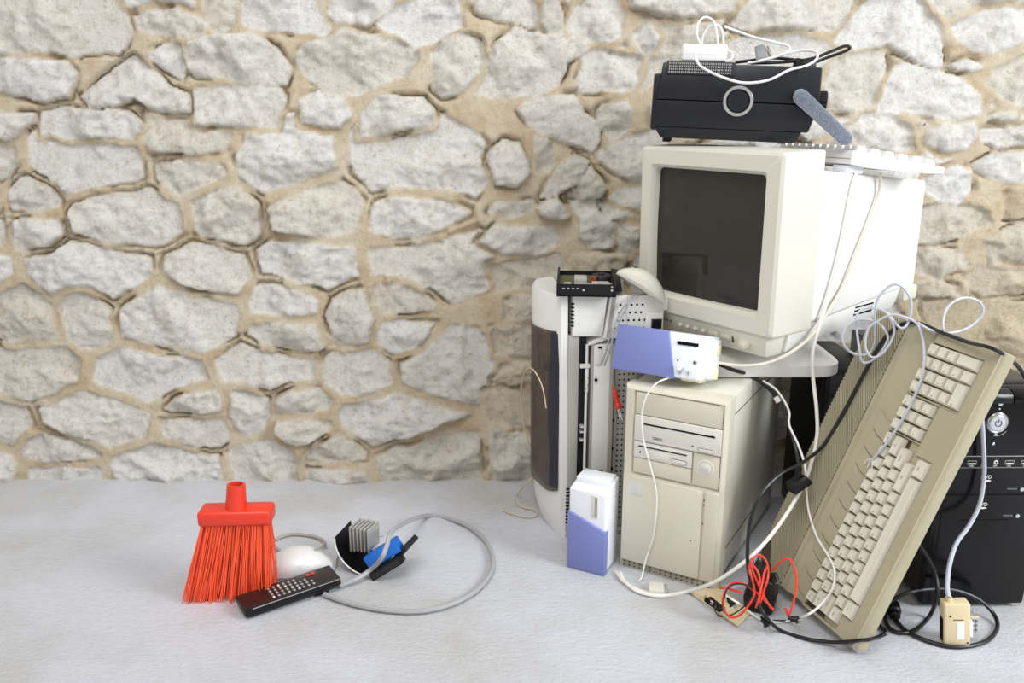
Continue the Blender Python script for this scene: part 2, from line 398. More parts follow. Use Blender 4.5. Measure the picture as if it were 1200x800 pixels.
    hs = prot[sid]+np.clip(px*tx[sid]+pz*tz[sid], -.008, .008)+fac*.8+.008*fbm(gx, gz, 40, 2, 4)-.013*np.abs(fbm(gx, gz, 13, 6, 5))-.008*np.abs(fbm(gx, gz*1.6, 34, 4, 3))
    mort = .011+.012*fbm(gx, gz, 9, 5, 5)-.016*np.exp(-((sdf+.002)/.004)**2)*np.clip(fbm(gx, gz, 14, 1, 3)*5-.5, 0, 1)
    hgt = np.where(ins, mort*(1-rise)+np.maximum(hs, .004)*rise, mort)
    V = np.stack([gx.ravel(), (WY-hgt).ravel(), gz.ravel()], 1)
    idx = np.arange(nx*nz).reshape(nx, nz)
    Q = np.stack([idx[:-1, :-1], idx[1:, :-1], idx[1:, 1:], idx[:-1, 1:]], -1).reshape(-1, 4)
    nb = len(V)                                                          # thickness behind the face
    corners = [idx[0, 0], idx[-1, 0], idx[-1, -1], idx[0, -1]]
    bk = V[corners].copy(); bk[:, 1] = WY+.14
    V = np.vstack([V, bk]); extra = [(nb+3, nb+2, nb+1, nb)]
    faces = Q.tolist()+extra
    e = {0: idx[:, 0], 1: idx[-1, :], 2: idx[::-1, -1], 3: idx[0, ::-1]}
    for k in range(4): faces.append(list(e[k][::-1])+[nb+k, nb+(k+1) % 4])
    me = bpy.data.meshes.new('wall_back'); me.from_pydata(V.tolist(), [], faces); me.update()
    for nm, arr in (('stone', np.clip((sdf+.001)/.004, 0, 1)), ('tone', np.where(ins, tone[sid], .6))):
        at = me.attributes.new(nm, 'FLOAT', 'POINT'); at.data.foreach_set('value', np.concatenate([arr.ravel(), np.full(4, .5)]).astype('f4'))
    me.polygons.foreach_set('use_smooth', [True]*len(me.polygons)); me.materials.append(MATS['stone_wall'])
    o = bpy.data.objects.new('wall_back', me); C.objects.link(o); o['kind'] = 'structure'; o['label'] = 'rubble wall of pale limestone blocks in tan mortar'
build_wall()
# ================================================================ beige tower computer
def beige_tower():
    W, D, H = .176, .36, .335
    yaw = -.532
    t = thing('computer_tower', 'beige mini tower computer with two drives standing under the old monitor', 'computer', (.1883, 1.3553, 0), (0, 0, yaw))
    b = B().box((.003, .03, .012), (W-.003, D, H-.002), .004)
    b.box((.012, .06, 0), (.03, .09, .013), .002).box((W-.03, .06, 0), (W-.012, .09, .013), .002).box((.012, D-.08, 0), (.03, D-.05, .013), .002).box((W-.03, D-.08, 0), (W-.012, D-.05, .013), .002)
    for z in (.06, .3): b.box((W-.0036, .035, z), (W-.0022, D-.01, z+.0012), mi=1)
    obj('side_cover', b, ['beige', 'khaki_dark'], t)
    # front bezel with a stepped opening for the drive bays
    b = B()
    def ringrect(x0, x1, z0, z1, y): return [(x0, y, z0), (x1, y, z0), (x1, y, z1), (x0, y, z1)]
    b.rings([ringrect(0, W, .0, H, .034), ringrect(0, W, 0, H, .006), ringrect(.004, W-.006, .002, H-.006, 0), ringrect(.016, W-.008, .178, H-.0075, 0), ringrect(.018, W-.0095, .1795, H-.0085, .005)], cap0=False)
    obj('front_bezel', b, 'beige_panel', t)
    obj('bay_cover', B().box((.0195, .001, .287), (.1665, .008, .3255), .0012), 'beige_panel', t)
    o = B().box((.0195, -.002, .2415), (.1672, .008, .2855), .0012)
    o.box((.036, -.0026, .2712), (.157, .0, .2738), mi=1).box((.150, -.003, .2725), (.155, -.0018, .2745), mi=1)
    o.box((.032, -.003, .2405+.004), (.155, -.0015, .2455-.0007), mi=0)
    o.cyl((.1207, -.0015, .2507), (.1207, -.0026, .2507), .0013, 10, 1).box((.0525, -.0026, .2487), (.0684, -.0015, .2523), mi=1).box((.0535, -.0029, .2494), (.0674, -.002, .2516), mi=0).box((.056, -.0031, .2500), (.065, -.0025, .2509), mi=1)
    od = obj('optical_drive', o, ['drive_face', 'hole'], t)
    obj('eject_button', B().box((.1302, -.0025, .2432), (.1552, .0, .2498), mi=1).box((.1308, -.0036, .2437), (.1546, 0, .2493), .0006), ['drive_face', 'hole'], od)
    o = B().box((.0195, -.001, .2105), (.1205, .008, .2395), .0012).box((.0195, -.0005, .1832), (.1205, .008, .2092), .0012, mi=2)
    o.box((.026, -.0016, .230), (.114, 0, .2355), .0004, mi=0).box((.028, -.0021, .2312), (.112, -.001, .2332), mi=1).cyl((.031, 0, .221), (.031, -.0016, .221), .0016, 10, 1).box((.048, -.0022, .2145), (.082, 0, .227), .0006)
    fd = obj('floppy_drive', o, ['drive_face', 'hole', 'beige_panel'], t)
    obj('eject_button', B().box((.0875, -.0018, .2145), (.112, 0, .2212), mi=1).box((.088, -.0038, .215), (.1115, 0, .2207), .0008), ['drive_face', 'hole'], fd)
    obj('switch_panel', B().box((.1225, .0005, .1832), (.1665, .008, .2395), .0012), 'beige_panel', t)
    b = B().lathe([(.0145, 0), (.0135, -.001), (.0115, -.001), (.011, .0), (.0105, -.0012), (.006, -.0028), (0, -.0033)], (.1435, .0005, .2157), (0, 1, 0), 28)
    for k in range(5): b.box((.1375+k*.003, -.0036, .2157-.004), (.1384+k*.003, -.0022, .2157+.004))
    obj('power_button', b, 'drive_face', t)
    # lower door and the pillar on its right
    P = [(.004, .0165), (.140, .0165)]+[(.140, .0165)][:0]+[(.1435, .019), (.1435, .168), (.1425, .1725), (.138, .176), (.004, .1765)]
    obj('front_door', B().prism(P, -.004, .004, 'xz', .0012).cyl((.128, -.0035, .085), (.128, -.0045, .085), .0012, 8, 1).cyl((.130, -.0035, .131), (.130, -.0045, .131), .0012, 8, 0), ['beige_panel', 'hole'], t)
    b = B().box((.147, -.0035, .017), (W-.0065, .004, .1765), .0015)
    for z in (.160, .152, .118): b.cyl((.1452, -.0006, z), (.1452, -.0002, z), .0011, 8, 1)
    obj('front_pillar', b, ['beige_panel', 'hole'], t)
    b = B().box((.004, .0, .0005), (W-.004, .006, .0165), .001)
    for i in range(17):
        for j in range(2): b.box((.009+i*.0095, -.0006, .0045+j*.0062), (.0112+i*.0095, .0005, .0067+j*.0062), mi=1)
    obj('front_grille', b, ['beige_panel', 'hole'], t)
    obj('sticker', B().box((.0135, -.0047, .1425), (.0375, -.0036, .1645), .0004), 'sticker', t, label='small silver square badge')
beige_tower()
# ================================================================ CRT monitor
MR = Matrix.Rotation(-.92, 4, 'Z') @ Matrix.Rotation(.013, 4, 'X')
MO = Vector((.4069, 1.2999, .4246))
def monitor():
    W, H = .288, .280; K = 1.03
    t = thing('monitor', 'bulky pale tube monitor with dark screen sitting on the beige tower', 'monitor', MO, MR.to_euler()); t.scale = (K, K, K)
    def rr(x0, x1, z0, z1, y, r=0, n=5, top=0):
        if r <= 0: r = 1e-4
        o = []
        for cx, cz, a0 in ((x1-r, z0+r, -PI/2), (x1-r, z1-r, 0), (x0+r, z1-r, PI/2), (x0+r, z0+r, PI)):
            for k in range(n+1): a = a0+k*PI/2/n; o.append((cx+r*math.cos(a), y, cz+r*math.sin(a)))
        return o
    b = B().rings([rr(-W, 0, 0, H, .1, .004), rr(-W, 0, 0, H, .010, .006), rr(-W+.001, -.001, .001, H-.001, .004, .007), rr(-W+.006, -.006, .005, H-.005, 0, .007),
                   rr(-.262, -.028, .030, .252, -.001, .006), rr(-.2575, -.0335, .0355, .2465, .006, .008), rr(-.256, -.035, .037, .245, .02, .008)], cap0=True, cap1=False)
    obj('front_bezel', b, 'beige', t)
    # faintly domed tube face
    g = bmesh.new(); n = 14; V = []
    for i in range(n+1):
        for j in range(n+1):
            u, v = i/n*2-1, j/n*2-1; V.append(g.verts.new((-.1455+u*.113, .012+.006*(u*u+v*v)/2, .141+v*.1075)))
    for i in range(n):
        for j in range(n): g.faces.new((V[i*(n+1)+j], V[(i+1)*(n+1)+j], V[(i+1)*(n+1)+j+1], V[i*(n+1)+j+1]))
    bmesh.ops.solidify(g, geom=g.faces[:], thickness=-.004)
    bb = B(); bb.add(g); obj('screen', bb, 'screen_glass', t)
    # rear housing, tapering behind
    b = B().hull8([(-W+.006, .098, .010), (-.001, .098, .010), (-.003, .415, .030), (-.112, .415, .030), (-W+.006, .098, H-.030), (-.001, .098, H-.030), (-.003, .415, H-.066), (-.112, .415, H-.066)], .006, 3)
    obj('rear_housing', b, 'white_paint', t)
    b = B().hull8([(-.262, .05, -.031), (-.010, .05, -.031), (-.012, .36, -.008), (-.115, .36, -.008), (-.268, .05, .004), (-.004, .05, .004), (-.004, .39, .032), (-.115, .39, .032)], .003)
    for r in range(3):
        for k in range(9): b.box((-.0085+r*.001, .232+k*.0062, .001+r*.0066), (-.0055+r*.001, .236+k*.0062, .0035+r*.0066), mi=1)
    obj('underside_housing', b, ['white_paint', 'hole'], t)
    obj('rear_foot', B().box((-.016, .37, .006), (.004, .415, .032), .004), 'beige', t)
    c = B().hull8([(-.262, .018, -.036), (-.022, .018, -.036), (-.012, .07, -.034), (-.27, .07, -.034), (-.268, .004, .001), (-.012, .004, .001), (-.008, .07, .002), (-.276, .07, .002)], .003)
    cp = obj('control_panel', c, 'beige', t)
    def on(x, z): return Vector((x, .004+(.001-z)/.037*.014, z))
    for k, x in enumerate((-.1905, -.1735, -.157, -.140)): obj('menu_button', B().lathe([(.0042, .002), (.0042, -.002), (.003, -.0035), (0, -.004)], on(x, -.0145), (0, 1, -.38), 14), 'beige_panel', cp)
    for x in (-.119, -.094):
        p = on(x, -.0145); obj('menu_button', B().box((p.x-.009, p.y-.003, p.z-.0035), (p.x+.009, p.y+.003, p.z+.0035), .0014), 'beige_panel', cp)
    p = on(-.0795, -.0145); obj('indicator_slit', B().box((p.x-.001, p.y-.0016, p.z-.0065), (p.x+.001, p.y+.002, p.z+.0065)), 'khaki_dark', cp)
    obj('power_button', B().lathe([(.0125, .002), (.0125, -.0012), (.0108, -.0022), (.0102, -.0010), (.0095, -.0025), (.006, -.0038), (0, -.0042)], on(-.0575, -.0155), (0, 1, -.38), 28), 'beige_panel', cp)
    h = B()
    for k in range(3): h.cyl(on(-.2285+k*.0085, -.012), on(-.2285+k*.0085, -.012)+Vector((0, -.0016, 0)), .0013, 8)
    obj('speaker_holes', h, 'hole', cp)
    # swivel foot, standing level on the tower below
    b = B(); M = MR.inverted(); off = M @ (Vector((0, 0, 0))-MO)
    Mi = Matrix.Translation(MO) @ MR @ Matrix.Scale(K, 4)
    def rrect(x0, x1, y0, y1, r, z, n=8):
        o = []
        for cx, cy, a0 in ((x1-r, y0+r, -PI/2), (x1-r, y1-r, 0), (x0+r, y1-r, PI/2), (x0+r, y0+r, PI)):
            for k in range(n+1): a = a0+k*PI/2/n; o.append(Mi.inverted() @ Vector((cx+r*math.cos(a), cy+r*math.sin(a), z)))
        return o
    x0, x1, y0, y1 = .320, .562, 1.388, 1.628
    b.rings([rrect(x0+.003, x1-.003, y0+.003, y1-.003, .035, .3355), rrect(x0, x1, y0, y1, .037, .338), rrect(x0, x1, y0, y1, .037, .356), rrect(x0+.002, x1-.002, y0+.002, y1-.002, .037, .359),
             rrect(x0+.02, x1-.02, y0+.025, y1-.02, .05, .371), rrect(x0+.04, x1-.045, y0+.05, y1-.05, .05, .379), rrect(x0+.055, x1-.065, y0+.065, y1-.06, .05, .415)])
    obj('swivel_foot', b, 'white_paint', t)
monitor()
MX, MY, MZ = (MR @ Vector((1, 0, 0))), (MR @ Vector((0, 1, 0))), (MR @ Vector((0, 0, 1)))
def mside(u, v, off=.005): return onp(u, v, MO, MX, off)
# dark case added behind to deepen the dark gap, also carrying the monitor foot
def dark_gap_case():
    t = thing('computer_case', 'added dark computer case filling the dark gap behind the leaning keyboard computer', 'computer', (.555, 1.46, 0))
    obj('cover', B().box((0, 0, .006), (.078, .17, .335), .004), 'black', t)
    b = B().box((.003, -.008, .006), (.075, .001, .333), .003).box((.01, -.0088, .285), (.068, -.007, .32), mi=1).box((.01, -.0088, .245), (.068, -.007, .28), mi=1)
    obj('front_panel', b, ['black', 'dark'], t)
    for x in (.01, .055):
        for y in (.02, .14): obj('foot', B().box((x, y, 0), (x+.013, y+.013, .007), .001), 'black', t)
dark_gap_case()
# ================================================================ leaning home computer with built-in keyboard
AT = Vector((.5003, 1.089, .0165)); AR = Matrix.Rotation(.2743, 4, 'Z') @ Matrix.Rotation(-1.1609, 4, 'Y') @ Matrix.Rotation(.084, 4, 'X')
AX, AY, AZ = (AR @ Vector(v) for v in ((1, 0, 0), (0, 1, 0), (0, 0, 1)))
def aface(u, v, off=.012): return onp(u, v, AT, AZ, off)
def home_computer():
    t = thing('keyboard_computer', 'old khaki home computer with keyboard and ribbed vents tipped up on its end', 'computer', AT, AR.to_euler())
    L = .475
    # body section (y front to back, z up), with a well for the keys
    sec = [(0, -.024), (.235, -.046), (.24, -.043), (.24, .002), (.238, .004), (.1675, .004), (.166, .002), (.158, .0045), (.1565, .004), (.1475, -.002), (.119, -.0055), (.006, -.0005), (0, -.006)]
    obj('body', B().prism(sec, 0, L, 'yz', .0012, 1), 'khaki', t)
    # top plate round the keys, with cut-outs
    def plate(x0, y0, x1, y1): return ((x0, y0, -.006), (x1, y1, .0012))
    b = B()
    for r in ((.0, .004, .0035, .118), (.0035, .004, .264, .0225), (.264, .004, L, .0225), (.292, .0225, .3705, .0555), (.3695, .0225, .3725, .118), (.4545, .0225, L, .118), (.3695, .1135, L, .118), (.3075, .0555, .3095, .118), (.0035, .1155, .3075, .118), (.3095, .1145, .3695, .118), (.0035, .0225, .0295, .0425)):
        b.box((r[0], r[1], -.006), (r[2], r[3], .0012))
    obj('top_plate', b, 'khaki', t, sharp=20)
    obj('key_well', B().box((.003, .02, -.0052), (.456, .117, -.0035)), 'khaki_dark', t)
    # slanting ribs of the vent panel
    b = B().box((.004, .170, .0040), (L-.004, .2395, .0046), mi=1)
    x = -.04
    while x < L-.003:
        a = (x, .170); e = (x+.112, .2395)
        def clip(p, q):
            lo, hi = .004, L-.004; (xa, ya), (xb, yb) = p, q
            if xb <= lo or xa >= hi: return None
            if xa < lo: ya += (lo-xa)/(xb-xa)*(yb-ya); xa = lo
            if xb > hi: yb = ya+(hi-xa)/(xb-xa)*(yb-ya); xb = hi
            return (xa, ya), (xb, yb)
        c = clip(a, e)
        if c and c[1][1]-c[0][1] > .004:
            (xa, ya), (xb, yb) = c; w_ = .0038
            b.hull8([(xa, ya, .004), (xa+w_, ya, .004), (xb+w_, yb, .004), (xb, yb, .004), (xa+.0006, ya, .0072), (xa+w_-.0006, ya, .0072), (xb+w_-.0006, yb, .0072), (xb+.0006, yb, .0072)])
        x += .0066
    obj('vent_panel', b, ['khaki', 'khaki_dark'], t)
    # slanted function keys, flush with the sloping strip
    for k in range(10):
        x0 = .010+k*.0308
        P = []
        for (dx, y) in ((.0, .1205), (.0296, .1205), (.0296+.004, .134), (.0296+.012, .1465), (.012, .1465), (.004, .134)):
            P.append((x0+dx, y))
        bt = [(px_, py_, -.0052+(py_-.119)/.0285*.0035) for px_, py_ in P]; tp = [(px_+(.0004 if i in (0, 4, 5) else -.0004), py_, z+.0026) for i, (px_, py_, z) in enumerate(bt)]
        obj('function_key', B().rings([bt, tp]), 'khaki', t)
    # key caps
    def cap(w_, d, h=.0105):
        q = B().rings([[(.0004, .0004, 0), (w_-.0004, .0004, 0), (w_-.0004, d-.0004, 0), (.0004, d-.0004, 0)], [(.0005, .0006, .003), (w_-.0005, .0006, .003), (w_-.0005, d-.0006, .003), (.0005, d-.0006, .003)],
                       [(.003, .0036, h-.0008), (w_-.0025, .0036, h-.0008), (w_-.0025, d-.0016, h), (.003, d-.0016, h)], [(.0036, .0044, h-.0003), (w_-.0031, .0044, h-.0003), (w_-.0031, d-.0022, h+.0003), (.0036, d-.0022, h+.0003)],
                       [(.005, .006, h-.0009), (w_-.0045, .006, h-.0009), (w_-.0045, d-.0035, h-.0004), (.005, d-.0035, h-.0004)]], cap0=False)
        return q
    def key(x, y, w_, d, s=''):
        b = cap(w_-.0008, d-.0008)
        if s: b.text(s, .0052 if len(s) == 1 else .0034, Matrix.Translation((.0042 if len(s) == 1 else (w_)/2, d-.0075, .0101)), .0001, 1, 'LEFT' if len(s) == 1 else 'CENTER')
        o = obj('key', b, ['key', 'legend'], t); o.location = (x, y, -.002); return o
    ry = [.0965, .0787, .0612, .0437, .0235]; d = .0176; u = .0195
    x = .0115
    for s in ['Esc']+list('1234567890-=`'): key(x, ry[0], u, d, s); x += u
    key(x, ry[0], .3070-x, d, 'BS')
    x = .0115; key(x, ry[1], u*1.5, d, 'Tab'); x += u*1.5
    for s in 'QWERTYUIOP[]': key(x, ry[1], u, d, s); x += u
    key(x, ry[1], .3070-x, d, 'Del')
    x = .0115; key(x, ry[2], u*1.75, d, 'Ctrl'); x += u*1.75
    for s in "ASDFGHJKL;'": key(x, ry[2], u, d, s); x += u
    key(x, ry[2], .3070-x-.012, d, 'Return')
    x = .0115; key(x, ry[3], u*1.2, d, 'Shift'); x += u*1.2
    for s in 'ZXCVBNM,./': key(x, ry[3], u, d, s); x += u
    key(x, ry[3], .278-x, d, 'Shift')
    key(.030, ry[4], .0265, d+.002, 'Alt'); key(.0565, ry[4], .205, d+.002); key(.2615, ry[4], .029, d+.002, 'Caps')
    for j in range(3):
        for i in range(3): key(.3110+i*.0195, .0958-j*.0188, .0193, .0185, (('?', '<', 'H'), ('I', '^', 'C'), ('<', 'v', '>'))[j][i])
    N = (('(', ')', '/', '*'), ('7', '8', '9', '-'), ('4', '5', '6', '+'), ('1', '2', '3', None), ('0', None, '.', None))
    for j in range(5):
        for i in range(4):
            s = N[j][i]
            if s is None: continue
            key(.3740+i*.0199, .0962-j*.0180, .0199*(2 if s == '0' else 1), .0178, s)
    key(.3740+3*.0199, .0962-4*.0180, .0199, .0358, '')
home_computer()
# ================================================================ black tower computer
def black_tower():
    t = thing('computer_tower', 'glossy black tower computer with round silver power button on the floor at right', 'computer', (.656, 1.2195, 0), (0, 0, .013))
    W, D, H = .166, .38, .366
    obj('cover', B().box((.002, .02, .010), (W-.002, D, H), .003), 'reflection_tint_black', t)
    b = B().prism([(.001, .008), (W-.002, .008), (W, .014), (W, H-.016), (W-.003, H-.004), (.003, H-.004), (0, H-.016), (0, .014)], 0, .022, 'xz', .002)
    # side flare of the front panel and vertical groove
    b.box((.0125, -.0006, .01), (.0140, .001, .2455), mi=1)
    b.box((.014, -.0009, .1985), (W-.003, .001, .2003), mi=1)
    b.box((.045, -.0008, .1563), (.12, .001, .1569), mi=1)
    fp = obj('front_panel', b, ['black_gloss', 'hole'], t)
    # rounded hood over the top
    for x0, x1 in ((0, .0948), (.0962, W)):
        obj('hood', B().prism([(0.004, .348), (-.004, .350), (-.0055, .356), (-.002, .364), (.010, .3685), (.022, .3690), (.022, .348)], x0, x1, 'yz', .001), 'black_gloss', t)
    b = B().box((.012, .0225, .3655), (W-.004, .05, .3705), .002)
    for k in range(26): b.box((.016+k*.0056, .026, .3695), (.0185+k*.0056, .030, .3710), mi=1).box((.0185+k*.0056, .034, .3695), (.021+k*.0056, .038, .3710), mi=1)
    obj('top_vent', b, ['dark', 'hole'], t)
    # port strip
    b = B().box((.0145, -.0015, .2455), (W-.002, .001, .2640), .0006).box((.0145, -.0018, .2637), (W-.002, 0, .2643), mi=1).box((.0145, -.0018, .2452), (W-.002, 0, .2457), mi=1)
    ps = obj('port_strip', b, ['black', 'grey_metal'], t)
    for x in (.0225, .0475, .1055, .1305):
        q = B().box((x-.0068, -.0026, .2508), (x+.0068, -.001, .2572), mi=0).box((x-.0060, -.0029, .2517), (x+.0060, -.0018, .2565), mi=1).box((x-.0052, -.0034, .2520), (x+.0052, -.002, .2538), mi=2)
        q.text('USB', .0038, Matrix.Translation((x, -.0017, .2484)) @ Matrix.Rotation(PI/2, 4, 'X'), .0002, 2)
        obj('usb_port', q, ['grey_metal', 'hole', 'white'], ps)
    for x, m, s in ((.0659, 'red', 'MIC'), (.0844, 'white', 'SPK')):
        q = B().lathe([(.0016, 0), (.0034, 0), (.0034, -.0018), (.0016, -.0018)], (x, -.0012, .2545), (0, 1, 0), 18).cyl((x, -.001, .2545), (x, -.0016, .2545), .0017, 12, 1)
        q.text(s, .0038, Matrix.Translation((x, -.0017, .2484)) @ Matrix.Rotation(PI/2, 4, 'X'), .0002, 2)
        obj('audio_jack', q, [m, 'hole', 'white'], ps)
    pb = B().lathe([(.0165, 0), (.0165, -.002), (.0152, -.0032), (.0138, -.002), (.0132, -.002)], (.0775, 0, .3185), (0, 1, 0), 36)
    pr = obj('power_button_ring', pb, 'silver', t)
    q = B().lathe([(.0130, 0), (.0130, -.003), (.0115, -.0042), (0, -.0046)], (.0775, 0, .3185), (0, 1, 0), 32)
    q.tube([(.0775+.0048*math.sin(a), -.0047, .3185+.0048*math.cos(a)) for a in [.6+k*(2*PI-1.2)/14 for k in range(15)]], .0006, 6, 1, 1).box((.0771, -.0052, .3195), (.0779, -.0043, .3250), mi=1)
    obj('power_button', q, ['silver', 'dark'], pr)
    for x, z, r in ((.0781, .3486, .0034), (.0778, .3406, .0017), (.0780, .3006, .0022), (.0767, .2839, .0023)):
        obj('indicator_light', B().lathe([(r, 0), (r, -.0012), (r*.6, -.002), (0, -.0022)], (x, 0, z), (0, 1, 0), 16), 'silver', t)
    obj('button_crescent', B().tube([(.0775+.0215*math.sin(a), -.0006, .3185-.0215*math.cos(a)) for a in [-.1+k*.12 for k in range(9)]], .0005, 6, 1), 'grey_metal', t)
    for z in (.2275, .1815):
        q = B().text('DVD', .0082, Matrix.Translation((.0745, -.0006, z+.0016)) @ Matrix.Rotation(PI/2, 4, 'X') @ Matrix.Shear('XY', 4, (.25, 0)) if False else Matrix.Translation((.0745, -.0006, z+.0016)) @ Matrix.Rotation(PI/2, 4, 'X'), .0003)
        q.add(_disc(.0745, z-.0042), 0)
        obj('drive_logo', q, 'white', t)
    for z, x in ((.2086, .1326), (.1636, .1326)):
        q = B().lathe([(.0032, 0), (.0032, -.0016), (.0012, -.0022), (0, -.0022)], (x, -.0003, z), (0, 1, 0), 18)
        q.text('OPEN/CLOSE', .0026, Matrix.Translation((x-.0155, -.0006, z+.0006)) @ Matrix.Rotation(PI/2, 4, 'X'), .0002)
        obj('eject_button', q, 'silver', t)
    for x in (.012, W-.032):
        for y in (.03, D-.05): obj('foot', B().box((x, y, 0), (x+.02, y+.02, .0105), .002), 'black', t)
def _disc(x, z):
    g = bmesh.new(); n = 24
    a = [g.verts.new((x+.0075*math.cos(2*PI*k/n), -.0012, z+.0014*math.sin(2*PI*k/n))) for k in range(n)]
    c = [g.verts.new((v.co.x, -.0002, v.co.z)) for v in a]
    g.faces.new(a); g.faces.new(c[::-1])
    for k in range(n): g.faces.new((a[k], c[k], c[(k+1) % n], a[(k+1) % n]))
    bmesh.ops.recalc_face_normals(g, faces=g.faces[:]); return g
black_tower()
# ================================================================ open white computer case at the left of the stack
def open_case():
    t = thing('computer_case', 'opened white computer case with smoked front door next to the wall', 'computer', (.101, 1.454, 0), (0, 0, .12))
    H = .464
    prof = [(0, 0), (-.012, .001), (-.028, .022), (-.041, .055), (-.048, .085), (-.046, .118), (-.036, .148), (-.014, .168), (0, .170)]
    b = B(); R = []
    for z, k, dx in ((0, .72, .006), (.012, .86, .006), (.05, 1, .003), (.15, 1, 0), (.3, 1, -.002), (H-.006, 1, -.004), (H, .93, -.004)):
        R.append([(x*k+dx, y, z) for x, y in prof])
    b.rings(R)
    for k in range(11): b.box((-.0035+.002, -.0012, .030+k*.0068), (.005, .0012, .033+k*.0068), mi=1)
    fb_ = obj('front_bezel', b, ['white_paint', 'hole'], t)
    # smoked door following the curve
    dp = [(-.0145, .004), (-.031, .022), (-.0445, .055), (-.0515, .085), (-.0495, .118), (-.039, .150)]
    lo = [.094, .088, .090, .092, .094, .096]; hi = [.398, .397, .395, .393, .390, .388]
    def fine(seq):
        o = []
        for i in range(31):
            q = i/30*(len(seq)-1); k = min(int(q), len(seq)-2); f = q-k; m = lambda j: np.array(seq[max(0, min(len(seq)-1, j))], float)
            p0, p1, p2, p3 = m(k-1), m(k), m(k+1), m(k+2)
            o.append(.5*(2*p1+(p2-p0)*f+(2*p0-5*p1+4*p2-p3)*f*f+(3*p1-p0-3*p2+p3)*f**3))
        return o
    dp, lo, hi = fine(dp), fine(lo), fine(hi)
    g = bmesh.new(); A = []
    for (x, y), l, h in zip(dp, lo, hi): A.append([g.verts.new((x-.0015, y, l+(h-l)*k/8)) for k in range(9)])
    for a, c in zip(A, A[1:]):
        for k in range(8): g.faces.new((a[k], c[k], c[k+1], a[k+1]))
    bmesh.ops.solidify(g, geom=g.faces[:], thickness=.002); q = B(); q.add(g)
    obj('smoked_door', q, 'smoked', t, label='see-through smoked plastic door')
    g = bmesh.new(); A = []
    for k in range(9):
        z = lo[0]+.006+(hi[0]-.004-lo[0]-.006)*k/8; wv = 1-.35*abs(k/4-1.1)
        A.append([g.verts.new((dp[i][0]-.0022, dp[i][1], z)) for i in [int(q*(2+5*wv)/4) for q in range(5)]])
    for a, c in zip(A, A[1:]):
        for k in range(4):
            if (a[k].co-a[k+1].co).length > 1e-6 and (c[k].co-c[k+1].co).length > 1e-6: g.faces.new((a[k], a[k+1], c[k+1], c[k]))
    bmesh.ops.solidify(g, geom=g.faces[:], thickness=.001); q = B(); q.add(g)
    obj('door_edge_strip', q, 'slate', t, label='dark slate strip along the near edge')
    # shell
    b = B().box((-.002, .160, .0), (.135, .170, H-.002), .002).box((-.002, .0, 0), (.135, .165, .010), .002)
    b.box((.125, .03, .01), (.135, .165, .38), .001)
    b.box((-.002, 0, .01), (.018, .012, .392), .002)
    obj('chassis', b, 'grey_metal', t)
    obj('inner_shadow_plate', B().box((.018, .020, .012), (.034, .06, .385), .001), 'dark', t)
    # top cover box at the front
    b = B().hull8([(.004, -.004, .391), (.058, -.004, .389), (.058, .165, .389), (.004, .165, .391), (.004, -.002, H), (.066, -.002, H), (.066, .168, H), (.004, .168, H)], .002)
    for k in range(7): b.box((.0015, -.0046, .409+k*.0065), (.0065, .0, .4115+k*.0065), mi=1)
    obj('top_cover', b, ['white_paint', 'hole'], t)
    # power supply with pierced side and socket
    b = B().hull8([(.059, -.006, .386), (.102, -.006, .386), (.102, .135, .386), (.059, .135, .386), (.070, -.006, H-.002), (.102, -.006, H-.002), (.102, .135, H-.002), (.070, .135, H-.002)], .0012).box((.098, -.006, .375), (.166, .009, H-.0025), .0012)
    b.hull8([(.064, -.0075, .389), (.071, -.0075, .389), (.071, -.002, .389), (.064, -.002, .389), (.073, -.0075, H-.004), (.080, -.0075, H-.004), (.080, -.002, H-.004), (.073, -.002, H-.004)], .001, mi=2)
    for r in range(4):
        for k in range(5+(r > 1)):
            x = .088+k*.0098-r*.0024; z = .4455-r*.0138
            b.cyl((x, -.0064, z), (x, -.0055, z), .0021, 8, 1)
    b.box((.150, -.008, .434), (.1725, .009, .454), .002).box((.133, -.010, .372), (.164, .0, .431), .0015)
    ps = obj('power_supply', b, ['white_paint', 'hole', 'case_grey'], t)
    obj('power_socket', B().box((.143, -.012, .402), (.162, -.009, .420), .001).box((.1455, -.0124, .404), (.1595, -.0112, .418), mi=1), ['dark', 'hole'], ps)
    # drive cage
    b = B().box((.044, .002, .115), (.082, .10, .374), .002)
    b.prism([(.034, .372), (.082, .386), (.082, .390), (.060, .390), (.034, .378)], .0, .10, 'xz', .0008)
    b.box((.0475, -.0008, .337), (.0575, .003, .371), .0006).box((.040, .001, .12), (.0436, .004, .375), mi=1)
    b.box((.0515, -.0012, .3665), (.0585, .0, .3705), mi=2).box((.0465, -.0012, .306), (.052, .0, .311), mi=2).box((.046, -.0010, .128), (.070, 0, .1295), mi=2).box((.058, -.0012, .126), (.066, 0, .134), mi=2)
    b.box((.074, .0, .12), (.082, .0025, .372), .0008, mi=3)
    obj('drive_cage', b, ['white_paint', 'grey_metal', 'hole', 'case_grey'], t)
    b = B().cyl((.0325, .004, .10), (.0325, .004, .374), .0026, 12).box((.020, -.001, .331), (.038, .008, .338), .001).box((.0295, .0, .285), (.0355, .007, .331), .001)
    for k in range(4): b.cyl((.031+(k % 2)*.003, -.0004, .292+k*.007), (.031+(k % 2)*.003, .0005, .292+k*.007), .0008, 8, 1)
    for z in (.19, .206, .216): b.box((.0235, .006, z), (.031, .03, z+.002))
    obj('rail', b, ['white_paint', 'hole'], t)
    # pierced tray
    b = B().box((.083, .012, .012), (.127, .020, .376), .001).box((.0855, .006, .012), (.090, .014, .376), .001, mi=2)
